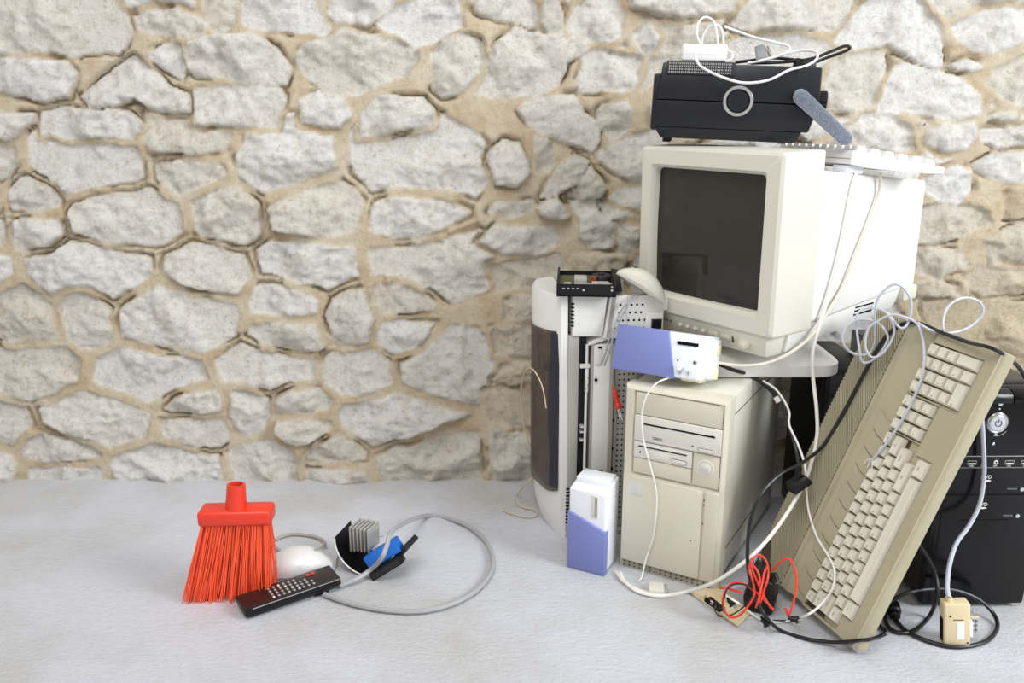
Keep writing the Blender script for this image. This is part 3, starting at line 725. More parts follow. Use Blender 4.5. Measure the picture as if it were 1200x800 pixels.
    for i in range(4):
        for j in range(32): b.cyl((.095+i*.0085, .0125, .03+j*.0105), (.095+i*.0085, .0113, .03+j*.0105), .0018, 7, 1)
    for z in (.13, .17, .225): b.box((.0835, .0055, z), (.087, .008, z+.005), mi=1)
    obj('pierced_tray', b, ['grey_metal', 'hole', 'case_grey'], t)
open_case()
# ================================================================ radio on the monitor
RO = Vector((.3647, 1.463, .7235)); RR = Matrix.Rotation(-.2491, 4, 'Z') @ Matrix.Rotation(.036, 4, 'Y') @ Matrix.Rotation(.0128, 4, 'X')
RM = Matrix.Translation(RO) @ RR
def radio():
    t = thing('portable_radio', 'black portable radio with silver ring and metal carrying arm on top of the monitor', 'radio', RO, RR.to_euler())
    W, D, H = .262, .105, .122; h = W/2
    b = B().hull8([(-h+.002, .004, .018), (h-.012, .004, .018), (h-.012, D, .018), (-h+.002, D, .018), (-h, 0, .062), (h, 0, .062), (h, D, .062), (-h, D, .062)], .003)
    b.hull8([(-h, 0, .0625), (h, 0, .0625), (h, D, .0625), (-h, D, .0625), (-h+.008, .008, H), (h-.002, .008, H-.002), (h-.004, D-.006, H-.002), (-h+.008, D-.006, H)], .003)
    b.box((-h-.006, .004, .012), (-h+.006, D-.004, .104), .005)
    obj('case', b, 'radio_black', t)
    for x in (-h+.02, h-.05):
        for y in (.05, D-.02): obj('foot', B().cyl((x, y, -.0085 if x < 0 else -.003), (x, y, .002), .007, 14), 'black', t)
    obj('lower_shell', B().hull8([(-h+.012, .012, .0), (h-.03, .012, .0), (h-.03, D-.01, .0), (-h+.012, D-.01, .0), (-h, .003, .0185), (h-.022, .003, .0185), (h-.022, D-.004, .0185), (-h, D-.004, .0185)], .003), 'radio_black', t)
    b = B().hull8([(-h+.014, .0035, .103), (-.006, .0035, .103), (-.006, .03, .103), (-h+.014, .03, .103), (-h+.014, .0075, H+.002), (-.006, .0075, H+.002), (-.006, .05, H+.0035), (-h+.014, .05, H+.0035)], .001)
    for i in range(30):
        for j in range(4): b.box((-h+.018+i*.0034, .0028+j*.0011, .1055+j*.0046), (-h+.0198+i*.0034, .006+j*.0011, .1083+j*.0046), mi=1)
    obj('speaker_grille', b, ['dark', 'silver'], t)
    c = (.0035, 0, .064)
    obj('silver_ring', B().lathe([(.0185, .002), (.0245, .002), (.0245, -.004), (.0235, -.0055), (.0195, -.0055), (.0185, -.004)], c, (0, 1, 0), 44), 'silver', t)
    obj('dial', B().lathe([(.0185, .002), (.0185, -.002), (.017, -.0048), (0, -.0052)], c, (0, 1, 0), 40), 'radio_black', t)
    k = B().lathe([(.0, 0), (.006, 0), (.006, .003), (.0145, .003), (.0145, .013), (.0130, .0145), (0, .0145)], (h-.002, .03, .069), (1, 0, 0), 28)
    for q in range(14):
        a = 2*PI*q/14; k.cyl((h+.002, .03+.0145*math.cos(a), .069+.0145*math.sin(a)), (h+.012, .03+.0145*math.cos(a), .069+.0145*math.sin(a)), .0012, 6)
    obj('tuning_knob', k, 'black', t)
    # carrying arm turned down at the right end
    def bar(y0, y1):
        p0 = Vector((.100, 0, .074)); p1 = Vector((.178, 0, .0085)); d = (p1-p0).normalized(); n = Vector((-d.z, 0, d.x)); P = []
        for a in range(9): q = PI/2+a*PI/8; v = p0+.0125*(n*math.sin(q)*1+d*math.cos(q)); P.append((v.x, v.z))
        P += [(v.x, v.z) for v in (p1-n*.009, p1+d*.006-n*.002, p1+d*.007+n*.004, p1+n*.0125)]
        return B().prism(P, y0, y1, 'xz', .0012)
    obj('carrying_arm', bar(-.009, -.0015), 'brushed', t, label='scuffed metal carrying arm')
    obj('pivot', B().cyl((.100, -.0105, .074), (.100, .003, .074), .006, 18), 'brushed', t)
radio()
def on_radio(u, v, y, lift=0): p = aty(u, v, y); p.z += lift; return p
def adapter():
    p = aty(824, 70, 1.50)
    t = thing('power_adapter', 'white power adapter lying on the radio grille with its cord curled round', 'power adapter', (p.x, p.y, p.z-.0035), (.0, .036, -.22))
    obj('case', B().box((-.036, -.014, 0), (.038, .016, .028), .004, 3), 'white', t)
    obj('seam', B().box((-.0363, -.0143, .0115), (.0383, .0163, .0122)), 'drive_face', t)
    def c(pts): return [t.matrix_basis.inverted() @ aty(*q) for q in pts]
    bpy.context.view_layer.update()
    obj('cord', B().tube(c([(815, 62, 1.478), (818, 74, 1.462), (828, 82, 1.452), (848, 91, 1.448), (872, 97, 1.445), (900, 94, 1.44), (925, 82, 1.437), (945, 77, 1.45), (957, 69, 1.46), (956, 61, 1.48), (940, 59, 1.49), (918, 64, 1.49), (895, 71, 1.485), (876, 74, 1.485)]), .0021, 8, 8), 'white', t)
    obj('cord_loops', B().tube(c([(842, 62, 1.485), (840, 40, 1.49), (836, 25, 1.5), (826, 20, 1.5), (818, 28, 1.5), (817, 42, 1.5), (822, 52, 1.505), (824, 42, 1.505), (832, 31, 1.505), (842, 30, 1.5), (847, 38, 1.495), (849, 55, 1.49), (858, 62, 1.48), (857, 69, 1.475), (850, 72, 1.475)]), .0019, 8, 8), 'white', t)
    obj('plug_cord', B().tube(c([(849, 31, 1.50), (862, 36, 1.5), (885, 44, 1.49), (910, 50, 1.485), (924, 54, 1.482), (924, 60, 1.478), (910, 66, 1.475), (888, 72, 1.475)]), .0021, 8, 8), 'white', t)
adapter()
def grey_plug():
    p = aty(896, 66, 1.50)
    t = thing('plug', 'pale grey plug standing on the black cable behind the adapter cord', 'plug', (p.x, p.y, p.z-.006), (0, -.35, -.4))
    obj('body', B().hull8([(-.013, -.006, 0), (.010, -.006, 0), (.010, .008, 0), (-.013, .008, 0), (-.009, -.004, .026), (.006, -.004, .026), (.006, .006, .026), (-.009, .006, .026)], .002), 'wire_dull', t)
    obj('face', B().box((.0095, -.005, .002), (.0125, .007, .020), .001), 'case_grey', t)
grey_plug()
def black_lead():
    b = B().tube([aty(*q) for q in ((862, 73, 1.51), (880, 71, 1.51), (905, 68, 1.515), (930, 70, 1.515), (950, 74, 1.515), (968, 68, 1.51), (988, 61, 1.505), (996, 56, 1.50), (990, 54, 1.50), (972, 61, 1.50), (950, 69, 1.50), (915, 73, 1.50), (880, 74, 1.495))], .0026, 8, 8)
    o = obj('power_lead', b, 'wire_black'); tag(o, 'black power lead folded on the back of the radio', 'cable')
    p = aty(945, 73, 1.50)
    q = B().hull8([(p.x-.022, p.y-.006, p.z-.009), (p.x+.016, p.y-.006, p.z-.010), (p.x+.016, p.y+.008, p.z-.010), (p.x-.022, p.y+.008, p.z-.009), (p.x-.018, p.y-.004, p.z+.007), (p.x+.016, p.y-.004, p.z+.003), (p.x+.016, p.y+.006, p.z+.003), (p.x-.018, p.y+.006, p.z+.007)], .002)
    obj('plug', q, 'black', o)
black_lead()
# ================================================================ white keyboard on the monitor
def white_keyboard():
    t = thing('keyboard', 'white computer keyboard sticking out over the right edge of the monitor top', 'keyboard', (.541, 1.400, .6865), (-.02, .095, .28))
    L, Wd = .235, .185
    P = [(0, .004), (.03, .000), (.10, -.001), (.16, .000), (.183, .002), (.185, .004), (.185, .012), (.176, .0135), (.12, .015), (.06, .019), (.012, .025), (.003, .025), (0, .021)]
    obj('body', B().prism(P, 0, L, 'xz', .0012), 'white', t)
    obj('back_groove', B().box((-.0006, .003, .0115), (.001, L-.003, .0128)), 'case_grey', t)
    obj('tilt_foot', B().box((.004, .012, -.010), (.036, .05, .002), .002).box((.004, L-.05, -.010), (.036, L-.012, .002), .002), 'pale_white', t)
    me = None
    for i in range(6):
        x = .012+i*.0275; z = .0225-(x-.012)*.075
        for j in range(11):
            if me is None:
                o = obj('key', B().hull8([(0, 0, 0), (.0215, 0, 0), (.0215, .018, 0), (0, .018, 0), (.003, .002, .0125), (.0175, .002, .0115), (.0175, .016, .0115), (.003, .016, .0125)], .001), 'white', t); me = o
            else: o = me.copy(); C.objects.link(o); o.parent = t
            o.location = (x, .006+j*.0203, z-.001)
white_keyboard()
# ================================================================ open disk drive and mouse on the white case
def disk_drive():
    t = thing('disk_drive', 'black disk drive lying open on top of the white case', 'disk drive', (.076, 1.437, .4655), (0, 0, -.07))
    W, D = .1016, .135
    b = B().box((0, 0, .0), (W, D, .005), .0008).box((0, 0, 0), (W, .003, .022), .0008).box((0, 0, 0), (.003, D, .022), .0008).box((W-.003, 0, 0), (W, D, .020), .0008).box((0, D-.003, 0), (W, D, .020), .0008)
    b.hull8([(0, .0, .022), (.004, .0, .022), (.004, D, .022), (0, D, .022), (0, .0, .0225), (.004, .0, .0225), (.004, D, .026), (0, D, .026)])
    for k in range(4): b.box((.010+k*.008, -.0006, .0135), (.014+k*.008, .001, .0155), mi=1)
    for x in (.046, .094): b.cyl((x, -.0008, .012), (x, .001, .012), .002, 10, 1)
    b.cyl((.094, -.0008, .018), (.094, .001, .018), .0015, 10, 1)
    obj('tray', b, ['black', 'grey_metal'], t)
    obj('circuit_board', B().box((.004, .004, .010), (W-.004, D-.004, .0125)), 'green_board', t)
    b = B().box((.03, .04, .0125), (.052, .075, .024), .001).box((.012, .01, .0125), (.024, .03, .020), .001).box((.03, .012, .0125), (.07, .025, .019), .001).box((.06, .03, .0125), (.09, .04, .020), .001).box((.075, .01, .0125), (.092, .02, .022), .001)
    obj('bracket', b, 'grey_metal', t)
    obj('coil', B().cyl((.064, .055, .0125), (.064, .055, .025), .006, 18), 'copper', t)
    obj('spindle_motor', B().lathe([(0, 0), (.018, 0), (.018, .010), (.0165, .0125), (.006, .0125), (.006, .015), (0, .015)], (.078, .075, .0125), (0, 0, 1), 30), 'dark', t)
    b = B()
    for k in range(9): b.box((.012+k*.009, .006, .0125), (.016+k*.009, .0095, .0165), .0005)
    obj('connector_pins', b, 'chrome', t)
    obj('side_flap', B().hull8([(W-.004, .012, .004), (W+.012, .03, .004), (W+.012, D-.02, .004), (W-.004, D, .004), (W-.004, .012, .020), (W+.010, .03, .014), (W+.010, D-.02, .026), (W-.004, D, .026)], .001), 'black', t)
disk_drive()
def mouse_body(L, W, H, n=14, m=16, tail=.5):
    R = []
    for i in range(n+1):
        s = i/n; a = PI*(.03+.94*s); k = math.sin(a)**.55; x = L*(s-.5); w_ = W/2*k*(.86+.14*math.sin(PI*s)); h_ = H*k*(.62+.38*math.sin(PI*min(1, s*.55+.28)))
        R.append([(x, w_*math.copysign(abs(math.cos(2*PI*j/m))**.8, math.cos(2*PI*j/m)), max(0, h_*.42+h_*.58*math.copysign(abs(math.sin(2*PI*j/m))**.8, math.sin(2*PI*j/m)))) for j in range(m)])
    return B().rings(R)
def old_mouse():
    p = aty(750, 335, 1.462)
    t = thing('mouse', 'cream computer mouse propped against the open disk drive', 'mouse', (p.x, p.y, p.z-.006), (-.25, .56, -.12))
    obj('body', mouse_body(.098, .056, .034), 'beige', t)
    obj('button_seam', B().box((-.036, -.006, .0262), (-.020, -.0052, .0285)), 'khaki_dark', t)
    bpy.context.view_layer.update()
    inv = t.matrix_basis.inverted()
    for d in (0, 4): obj('cord', B().tube([inv @ aty(u+d, v, y) for u, v, y in ((744, 343, 1.462), (735, 354, 1.442), (726, 368, 1.438), (719, 384, 1.436), (714, 396, 1.435), (710, 412, 1.435), (704, 428, 1.44))], .0019, 8, 6), 'wire_dull', t)
old_mouse()
# ================================================================ blue and white speakers
def speaker(name, label, M, knobs):
    t = thing(name, label, 'speaker', M.translation, M.to_euler(), 'blue and white computer speakers')
    L, D, H = .162, .062, (.073 if knobs else .068)                                       # lying along x, front at y = 0
    b = B().hull8([(0, .004, 0), (L-.012, .0, 0), (L-.002, D, 0), (0, D, 0), (.004, .004, H), (L-.012, 0, H), (L-.002, D, H), (.004, D, H)], .004, 3)
    b.box((L-.012, .02, .004), (L+.002, D-.002, H-.004), .003)
    if knobs:
        b.box((.108, -.0006, .0545), (.1435, .004, .0600), mi=1)
        b.cyl((.1125, 0, .029), (.1125, -.0006, .029), .0013, 10, 1).cyl((.1415, .0, .029), (.1415, -.0008, .029), .0034, 14, 2).cyl((.1415, .0, .029), (.1415, -.0014, .029), .0016, 12, 1)
        for x in (.118, .132): b.box((x+.0004, -.0004, .007), (x+.0014, .001, .014), mi=2)
    else:
        b.box((L-.058, -.0008, .014), (L-.018, .003, .027), .001, mi=3).box((L-.056, -.0012, .0155), (L-.020, .001, .020), mi=2).box((L-.026, .03, H-.002), (L-.0245, D+.0005, H+.0005), mi=2)
    obj('cabinet', b, ['pale_white', 'hole', 'case_grey', 'drive_face'], t)
    g = B().hull8([(-.0015, -.003, -.0015), (.111, -.0035, -.0015), (.111, .012, -.0015), (-.0015, .012, -.0015), (.0025, -.003, H+.0015), (.092, -.0035, H+.0015), (.092, .012, H+.0015), (.0025, .012, H+.0015)], .0025)
    if not knobs: g = B().hull8([(-.0015, -.003, -.0015), (.080, -.0035, -.0015), (.080, .012, -.0015), (-.0015, .012, -.0015), (-.0015, -.003, H+.0015), (.108, -.0035, H+.0015), (.108, .012, H+.0015), (-.0015, .012, H+.0015)], .0025)
    obj('grille_cover', g, 'blue', t, label='blue cloth-like grille cover')
    if knobs:
        for x in (.118, .132): obj('knob', B().lathe([(.0055, .002), (.0055, -.006), (.0045, -.0075), (0, -.0078)], (x, 0, .018), (0, 1, 0), 22), 'pale_white', t)
        for z in (.012, .052): obj('rubber_foot', B().box((L-.001, .036, z-.008), (L+.004, .054, z+.008), .001), 'foot', t)
        obj('base_foot', B().box((.118, .012, -.0035), (.150, .045, .002), .001).box((.005, .03, -.0035), (.03, .05, .002), .001), 'foot', t)
    return t
SP = None
P1 = atz(819, 447, .3545); d1 = Vector((-.86, .507, 0)).normalized()
A1 = P1+d1*.152
SP = speaker('speaker', 'blue and white speaker lying on its side on the beige tower', Matrix.Translation((A1.x, A1.y, .3545)) @ Matrix.Rotation(math.atan2(-d1.y, -d1.x), 4, 'Z') @ Matrix.Rotation(-.24, 4, 'X'), True)
P2 = atz(709, 675, 0); d2 = Vector((.89, -.456, 0))
# standing: its long axis points up
M2 = Matrix(((0, -d2.y, d2.x*0, 0), (0, d2.x, 0, 0), (1, 0, 0, 0), (0, 0, 0, 1)))
xa = Vector((0, 0, 1)); ya = Vector((-d2.y, d2.x, 0)).normalized(); za = xa.cross(ya)
M2 = Matrix((xa, ya, za)).transposed().to_4x4()
org = Vector((P2.x, P2.y, .0018))-za*.0735*(1 if za.dot(d2) > 0 else 0)-d2*.002
speaker('speaker', 'blue and white speaker standing upright on the floor by the beige tower', Matrix.Translation(org) @ M2, False)
# ================================================================ clips and test leads
def clip(name, label, p, d, col, group=None, L=.03, parent=None, up=(0, 0, 1)):
    p = Vector(p); d = Vector(d).normalized()
    M = Matrix.Translation(p) @ d.to_track_quat('X', 'Z').to_matrix().to_4x4()
    if parent is None: t = thing(name, label, 'clip', p, M.to_euler(), group)
    else: t = obj(name, B().box((0, -.001, -.001), (.002, .001, .001)), 'chrome', parent, M)
    q = B().tube([(0, 0, 0), (L*.12, 0, 0), (L*.45, 0, 0), (L*.66, 0, 0)], [.0024]*7+[.0044]*7+[.0062]*4+[.0048], 10, 6)
    obj('boot', q, col, t)
    for s in (-1, 1): obj('jaw', B().hull8([(L*.6, -.0018, s*.001-.0006), (L, -.001, s*.0024-.0006), (L, .001, s*.0024-.0006), (L*.6, .0018, s*.001-.0006), (L*.6, -.0018, s*.001+.0006), (L, -.001, s*.0024+.0006), (L, .001, s*.0024+.0006), (L*.6, .0018, s*.001+.0006)]), 'chrome', t)
    return t
p0, p1 = aty(719, 452, 1.462), aty(728, 492, 1.457)
rc = clip('crocodile_clip', 'red crocodile clip hanging in front of the pierced metal panel', p0, p1-p0, 'red_plastic', L=(p1-p0).length)
bpy.context.view_layer.update(); inv = rc.matrix_basis.inverted()
obj('wire', B().tube([inv @ p0, inv @ aty(718, 446, 1.462), inv @ aty(717, 438, 1.463), inv @ aty(720, 430, 1.47)], .0012, 6, 4), 'wire_dull', rc)
def test_leads():
    base = atz(880, 712, 0)
    t = thing('test_leads', 'tangle of red test leads with black clips at the foot of the stack', 'cable', base)
    def lead(pts, r=.0017, m='red'):
        o = obj('lead', B().tube([Vector(aty(*q))-base if len(q) == 3 else Vector(atz(q[0], q[1], .004))-base for q in pts], r, 8, 8), m, t); return o
    lead([(903, 712, 1.165), (896, 700, 1.16), (887, 680, 1.17), (880, 662, 1.19), (884, 652, 1.2), (892, 651, 1.2), (899, 660, 1.19), (900, 676, 1.17), (895, 692, 1.16), (891, 706, 1.155)])
    lead([(889, 706, 1.15), (891, 690, 1.16), (889, 672, 1.165), (880, 660, 1.18), (878, 668, 1.18), (882, 680, 1.17), (884, 697, 1.16), (875, 712, 1.155), (866, 721, 1.16), (856, 723, 1.165), (849, 715, 1.175), (847, 702, 1.18), (850, 690, 1.19), (860, 682, 1.195), (872, 684, 1.19), (884, 692, 1.165), (897, 704, 1.16), (906, 714, 1.16)])
    lead([(905, 669, 1.2), (912, 661, 1.19), (921, 654, 1.185), (928, 659, 1.18), (933, 673, 1.17), (933, 690, 1.16), (929, 708, 1.15), (924, 721, 1.15), (920, 712, 1.155)])
    lead([(843, 689, 1.2), (852, 689, 1.2), (862, 692, 1.19), (868, 693, 1.19)])
    lead([(886, 712, 1.15), (890, 698, 1.15), (893, 684, 1.16), (896, 670, 1.17), (899, 664, 1.18)])
    lead([(840, 704, 1.18), (838, 714, 1.17), (842, 721), (855, 721), (866, 715, 1.165), (876, 706, 1.16), (884, 694, 1.165), (876, 686, 1.175), (862, 684, 1.18), (852, 690, 1.18), (848, 703, 1.175)], .0012, 'wire_black')
    lead([(902, 672, 1.185), (910, 672, 1.18), (913, 679, 1.175), (909, 684, 1.17)], .0014, 'wire_black')
    lead([(906, 727), (920, 727), (932, 726), (938, 728)], .0014, 'wire_black')
    for a, b in (((852, 700, 1.175), (862, 712, 1.165)), ((892, 722, 1.15), (904, 739, 1.14)), ((924, 724, 1.15), (940, 727, 1.14)), ((846, 712, 1.17), (838, 708, 1.18))):
        p, q = aty(*a), aty(*b); clip('clip', '', p-base, q-p, 'black', L=max(.022, (q-p).length), parent=t)
    for o in t.children_recursive: 
        if 'label' in o: del o['label']
def transformer():
    p = atz(902, 724, 0)
    t = thing('transformer', 'black plug-in transformer lying among the red test leads', 'power adapter', (p.x-.008, p.y+.030, 0), (0, 0, -.45))
    b = B().hull8([(-.022, -.020, 0), (.022, -.020, 0), (.022, .02, 0), (-.022, .02, 0), (-.024, -.024, .03), (.026, -.024, .03), (.026, .024, .03), (-.024, .024, .03)], .005, 3)
    b.hull8([(-.024, -.024, .028), (.026, -.024, .028), (.026, .024, .028), (-.024, .024, .028), (-.016, -.017, .058), (.019, -.017, .058), (.019, .018, .058), (-.016, .018, .058)], .005, 3)
    obj('case', b, 'black', t)
    obj('upper_block', B().box((-.014, -.014, .056), (.012, .014, .076), .003), 'dark', t)
    for y in (-.006, .006): obj('prong', B().cyl((-.010+y, 0, .075), (-.012+y, -.002, .097), .002, 10), 'chrome', t)
    obj('orange_mark', B().box((.0262, -.010, .018), (.0268, -.006, .034)), 'red_plastic', t)
transformer(); test_leads()
def connector_plate():
    P = [atz(u, v, 0) for u, v in ((806, 694), (843, 690), (880, 719), (864, 735))]
    c = sum(P, Vector())/4
    t = thing('connector_plate', 'tan metal slot plate with a black printer socket on the floor below the leads', 'connector', c)
    bt = [p-c+Vector((0, 0, .0015)) for p in P]; tp = [p-c+Vector((0, 0, .0045)) for p in P]
    obj('plate', B().rings([bt, tp]), 'cream', t)
    a, b = atz(829, 703, .005)-c, atz(846, 716, .005)-c; d = (b-a).normalized(); n = Vector((-d.y, d.x, 0))*.0065
    q = B().rings([[a-n, b-n, b+n, a+n], [v+Vector((0, 0, .005)) for v in (a-n, b-n, b+n, a+n)]])
    so = obj('socket', q, 'hole', t)
    q = B()
    for k in range(10): e = a+(b-a)*((k+.5)/10); q.cyl(e+Vector((0, 0, .005)), e+Vector((0, 0, .0058)), .0011, 6)
    obj('pins', q, 'copper', so)
    for e in (a-d*.006, b+d*.006): obj('screw', B().cyl(e-Vector((0, 0, .001)), e+Vector((0, 0, .004)), .0028, 10), 'chrome', t)
    P = [atz(u, v, 0)-c for u, v in ((850, 697), (872, 690), (893, 712), (876, 716))]
    obj('grey_bracket', B().rings([[p+Vector((0, 0, .0046)) for p in P], [p+Vector((0, 0, .007)) for p in P]]), 'grey_metal', t)
connector_plate()
# ================================================================ cables
TS = ((.34, 1.266, 0), (.8616, -.507, 0))
def tside(u, v, off=.006): return onp(u, v, TS[0], TS[1], off)
def gr(u, v, z=.004): return atz(u, v, z)
cable('cable', 'thick white cable hanging from the monitor down to the foot of the beige tower',
      [aty(1003, 203, 1.42), mside(1001, 214, .004), mside(993, 260, .006), mside(983, 305, .006), mside(970, 350, .006), mside(958, 388, .008), aty(952, 415, 1.36), aty(953, 445, 1.36), aty(957, 480, 1.345), aty(957, 515, 1.33), aty(946, 557, 1.29), aty(925, 597, 1.25), aty(895, 637, 1.21), aty(865, 664, 1.20), aty(835, 683, 1.215), gr(805, 693), gr(775, 698), gr(748, 693), gr(732, 681), gr(727, 671)], .0031, 'wire_white')
cable('cable', 'white keyboard cord running down the monitor side and under the monitor chin',
      [mside(1032, 203, .008), mside(1030, 225, .004), mside(1020, 255, .004), mside(1004, 295, .004), mside(988, 335, .004), mside(970, 365, .005), mside(955, 388, .005), aty(938, 405, 1.345), aty(915, 419, 1.335), aty(890, 427, 1.335), aty(862, 428, 1.345), aty(838, 424, 1.36)], .0027, 'wire_beige')
bl = cable('power_lead', 'black lead with white cord taped along it draped over the beige tower top',
      [aty(840, 425, 1.385), aty(858, 433, 1.37), gr(876, 438, .340), aty(891, 447, 1.385), aty(905, 459, 1.38), aty(917, 478, 1.365), aty(926, 502, 1.345), aty(933, 526, 1.32), aty(937, 548, 1.29)], .0036, 'wire_black')
obj('tape', B().tube([aty(909, 465, 1.375), aty(913, 471, 1.37)], .005, 10, 1), 'wire_white', bl)
q = B().hull8([(-.018, -.012, -.008), (.018, -.012, -.008), (.018, .012, -.008), (-.018, .012, -.008), (-.015, -.010, .010), (.012, -.010, .010), (.012, .010, .010), (-.015, .010, .010)], .003)
p = aty(936, 566, 1.27)
obj('plug', q.cyl((.0, 0, .005), (.012, 0, .022), .005, 12), 'black', bl, Matrix.Translation(p) @ Matrix.Rotation(-.5, 4, 'Y') @ Matrix.Rotation(.3, 4, 'Z') @ Matrix.Scale(1.05, 4))
cable('cable', 'thin white cord looping over the lower keys of the khaki keyboard computer',
      [aty(894, 446, 1.375), aty(908, 455, 1.37), aty(918, 468, 1.36), aty(925, 483, 1.35), aty(925, 498, 1.335), aty(935, 520, 1.31), aty(943, 545, 1.275), aty(945, 575, 1.27), aface(948, 600, .014), aface(957, 628, .014), aface(970, 650, .014), aface(978, 668, .015), aface(976, 688, .016), aface(964, 706, .02), aty(948, 719, 1.125), gr(925, 727, .006), gr(898, 728), gr(878, 717, .006), aty(866, 707, 1.165), aty(850, 698, 1.18)], .0018, 'wire_white')
cable('cable', 'long black cable crossing the ribbed vents and trailing past the lower tip',
      [aty(1225, 475, 1.19), aty(1206, 450, 1.18), aty(1192, 428, 1.17), aface(1165, 409, .016), aface(1135, 401, .012), aface(1105, 390, .009), aface(1078, 379, .008), aface(1058, 379, .009), aface(1040, 392, .011), aface(1026, 412, .0115), aface(1010, 442, .0115), aface(990, 480, .0115), aface(965, 521, .0115), aty(940, 542, 1.275), aty(915, 555, 1.245), aty(893, 577, 1.22), aty(880, 607, 1.205), aty(876, 640, 1.195), aty(877, 668, 1.185), aty(884, 695, 1.165), aty(896, 720, 1.14), gr(914, 738), gr(945, 748), gr(972, 752, .008), aface(990, 752, .006), aface(1008, 750, .006), aface(1019, 749, .006), gr(1030, 746), gr(1038, 741), gr(1032, 734), gr(1024, 727)], .0029, 'wire_black')
o = cable('power_lead', 'black power lead coiled on the floor in front of the black tower',
      [aty(1070, 630, 1.20), aty(1084, 648, 1.20), aty(1096, 672, 1.195), aty(1098, 698, 1.18), gr(1089, 722), gr(1072, 738), gr(1054, 741), gr(1041, 734), gr(1037, 720), aty(1043, 706, 1.20), aty(1062, 695, 1.20), aty(1090, 690, 1.205), aty(1118, 691, 1.205), aty(1145, 701, 1.20), aty(1163, 717, 1.19), gr(1169, 733), gr(1160, 748), gr(1140, 756), gr(1112, 757), gr(1085, 750), gr(1062, 739), gr(1050, 727)], .0032, 'wire_black')
a, b = gr(1050, 727, .008), gr(1046, 707, .010)
obj('plug', B().tube([a, a+(b-a)*.25, a+(b-a)*.5, b], [.004]*6+[.008]*6+[.0105]*6+[.009], 12, 6), 'black', o)
# grey network cable heaped on the upper end of the keyboard computer
def af2(u, v): return aface(u, v, .016)
pts = [aty(1040, 366, 1.30), aty(1055, 384, 1.27), aty(1064, 378, 1.27), aty(1068, 357, 1.27), aty(1062, 341, 1.27), aty(1051, 333, 1.275), aty(1040, 337, 1.28), aty(1028, 352, 1.285), aty(1025, 378, 1.29), aty(1025, 400, 1.30), aty(1018, 414, 1.31), aty(1003, 415, 1.31), aty(991, 407, 1.31), aty(987, 394, 1.31), aty(994, 381, 1.31), aty(1009, 374, 1.305), aty(1028, 378, 1.29), aty(1040, 392, 1.285), aty(1037, 406, 1.285), aty(1024, 421, 1.29), aty(1011, 424, 1.30), aty(1007, 408, 1.30), aty(1004, 385, 1.31), aty(1004, 369, 1.31), aty(1015, 361, 1.31), aty(1035, 364, 1.30), aty(1047, 380, 1.28), aty(1046, 396, 1.28), aty(1034, 414, 1.28), aty(1021, 418, 1.285), aty(1014, 405, 1.29), aty(1017, 386, 1.29), aty(1027, 377, 1.285), aty(1045, 369, 1.275), aty(1062, 372, 1.265), aface(1075, 380, .016), aface(1081, 396, .014), aface(1083, 415, .016), aface(1081, 438, .016), aface(1073, 461, .016), aface(1060, 487, .016), aface(1044, 512, .015), aface(1028, 532, .012), aface(1019, 541, .008)]
gc = cable('network_cable', 'pale grey cable heaped in loops over the top corner of the khaki computer', pts, .0019, 'wire_grey', sub=8)
q = B()
for (u, v) in ((1016, 548), (1020, 552), (1013, 543)): q.tube([aface(1022, 537, .010), aface(u+2, v-4, .007), aface(u, v, .006)], .0008, 6, 3)
obj('frayed_end', q, 'wire_white', gc)
cable('network_cable', 'single white cable loop standing up behind the numeric keypad',
      [aty(1075, 378, 1.255), aty(1092, 387, 1.245), aty(1110, 390, 1.25), aty(1130, 386, 1.26), aty(1144, 377, 1.265), aty(1152, 366, 1.265), aty(1149, 355, 1.265), aty(1136, 349, 1.26), aty(1122, 351, 1.255), aty(1110, 361, 1.25), aty(1105, 378, 1.24), aty(1108, 394, 1.235), aty(1116, 410, 1.235), aty(1128, 440, 1.225), aty(1145, 462, 1.212)], .0018, 'wire_grey')
sc = thing('connector', 'cream plastic connector with bare pins on a white cord before the black tower', 'connector', atz(1124, 760, 0)+Vector((-.001, .012, 0)), (-.06, -.10, -.12))
b = B().box((-.0185, -.011, .0012), (.0185, .011, .071), .0025, 3)
b.box((-.019, -.0065, .008), (-.0178, .0055, .045), mi=1).box((.0, -.0116, .014), (.0095, -.0105, .042), mi=2).box((-.006, -.0116, .0455), (.008, -.0106, .0462), mi=1).cyl((.0145, -.0105, .008), (.0145, -.0118, .008), .0014, 8, 1).cyl((-.010, -.0105, .052), (-.010, -.0118, .052), .0016, 8, 1)
obj('housing', b, ['cream', 'hole', 'pale_white'], sc)
obj('collar', B().cyl((-.008, 0, .070), (-.009, 0, .077), .005, 14), 'cream', sc)
obj('pin_block', B().box((.018, -.006, .014), (.024, .006, .040), .001), 'pale_white', sc)
obj('guide_pin', B().box((.018, -.002, .043), (.034, .002, .0455), .0006), 'cream', sc)
for z in (.018, .0255, .033):
    for x in (.0245, .029): obj('pin', B().box((x, -.003, z), (x+.003, .003, z+.0048), .0004), 'silver', sc)
bpy.context.view_layer.update(); inv = sc.matrix_basis.inverted()
obj('cord', B().tube([inv @ v for v in (aty(1150, 470, 1.207), aty(1151, 495, 1.205), aty(1153, 530, 1.203), aty(1153, 560, 1.203), aty(1148, 590, 1.20), aty(1136, 615, 1.19), aty(1121, 636, 1.175), aty(1113, 660, 1.155), aty(1110, 685, 1.14))]+[(-.009, 0, .078)], .0034, 8, 7), 'wire_grey', sc)
bpy.context.view_layer.update(); inv = SP.matrix_basis.inverted()
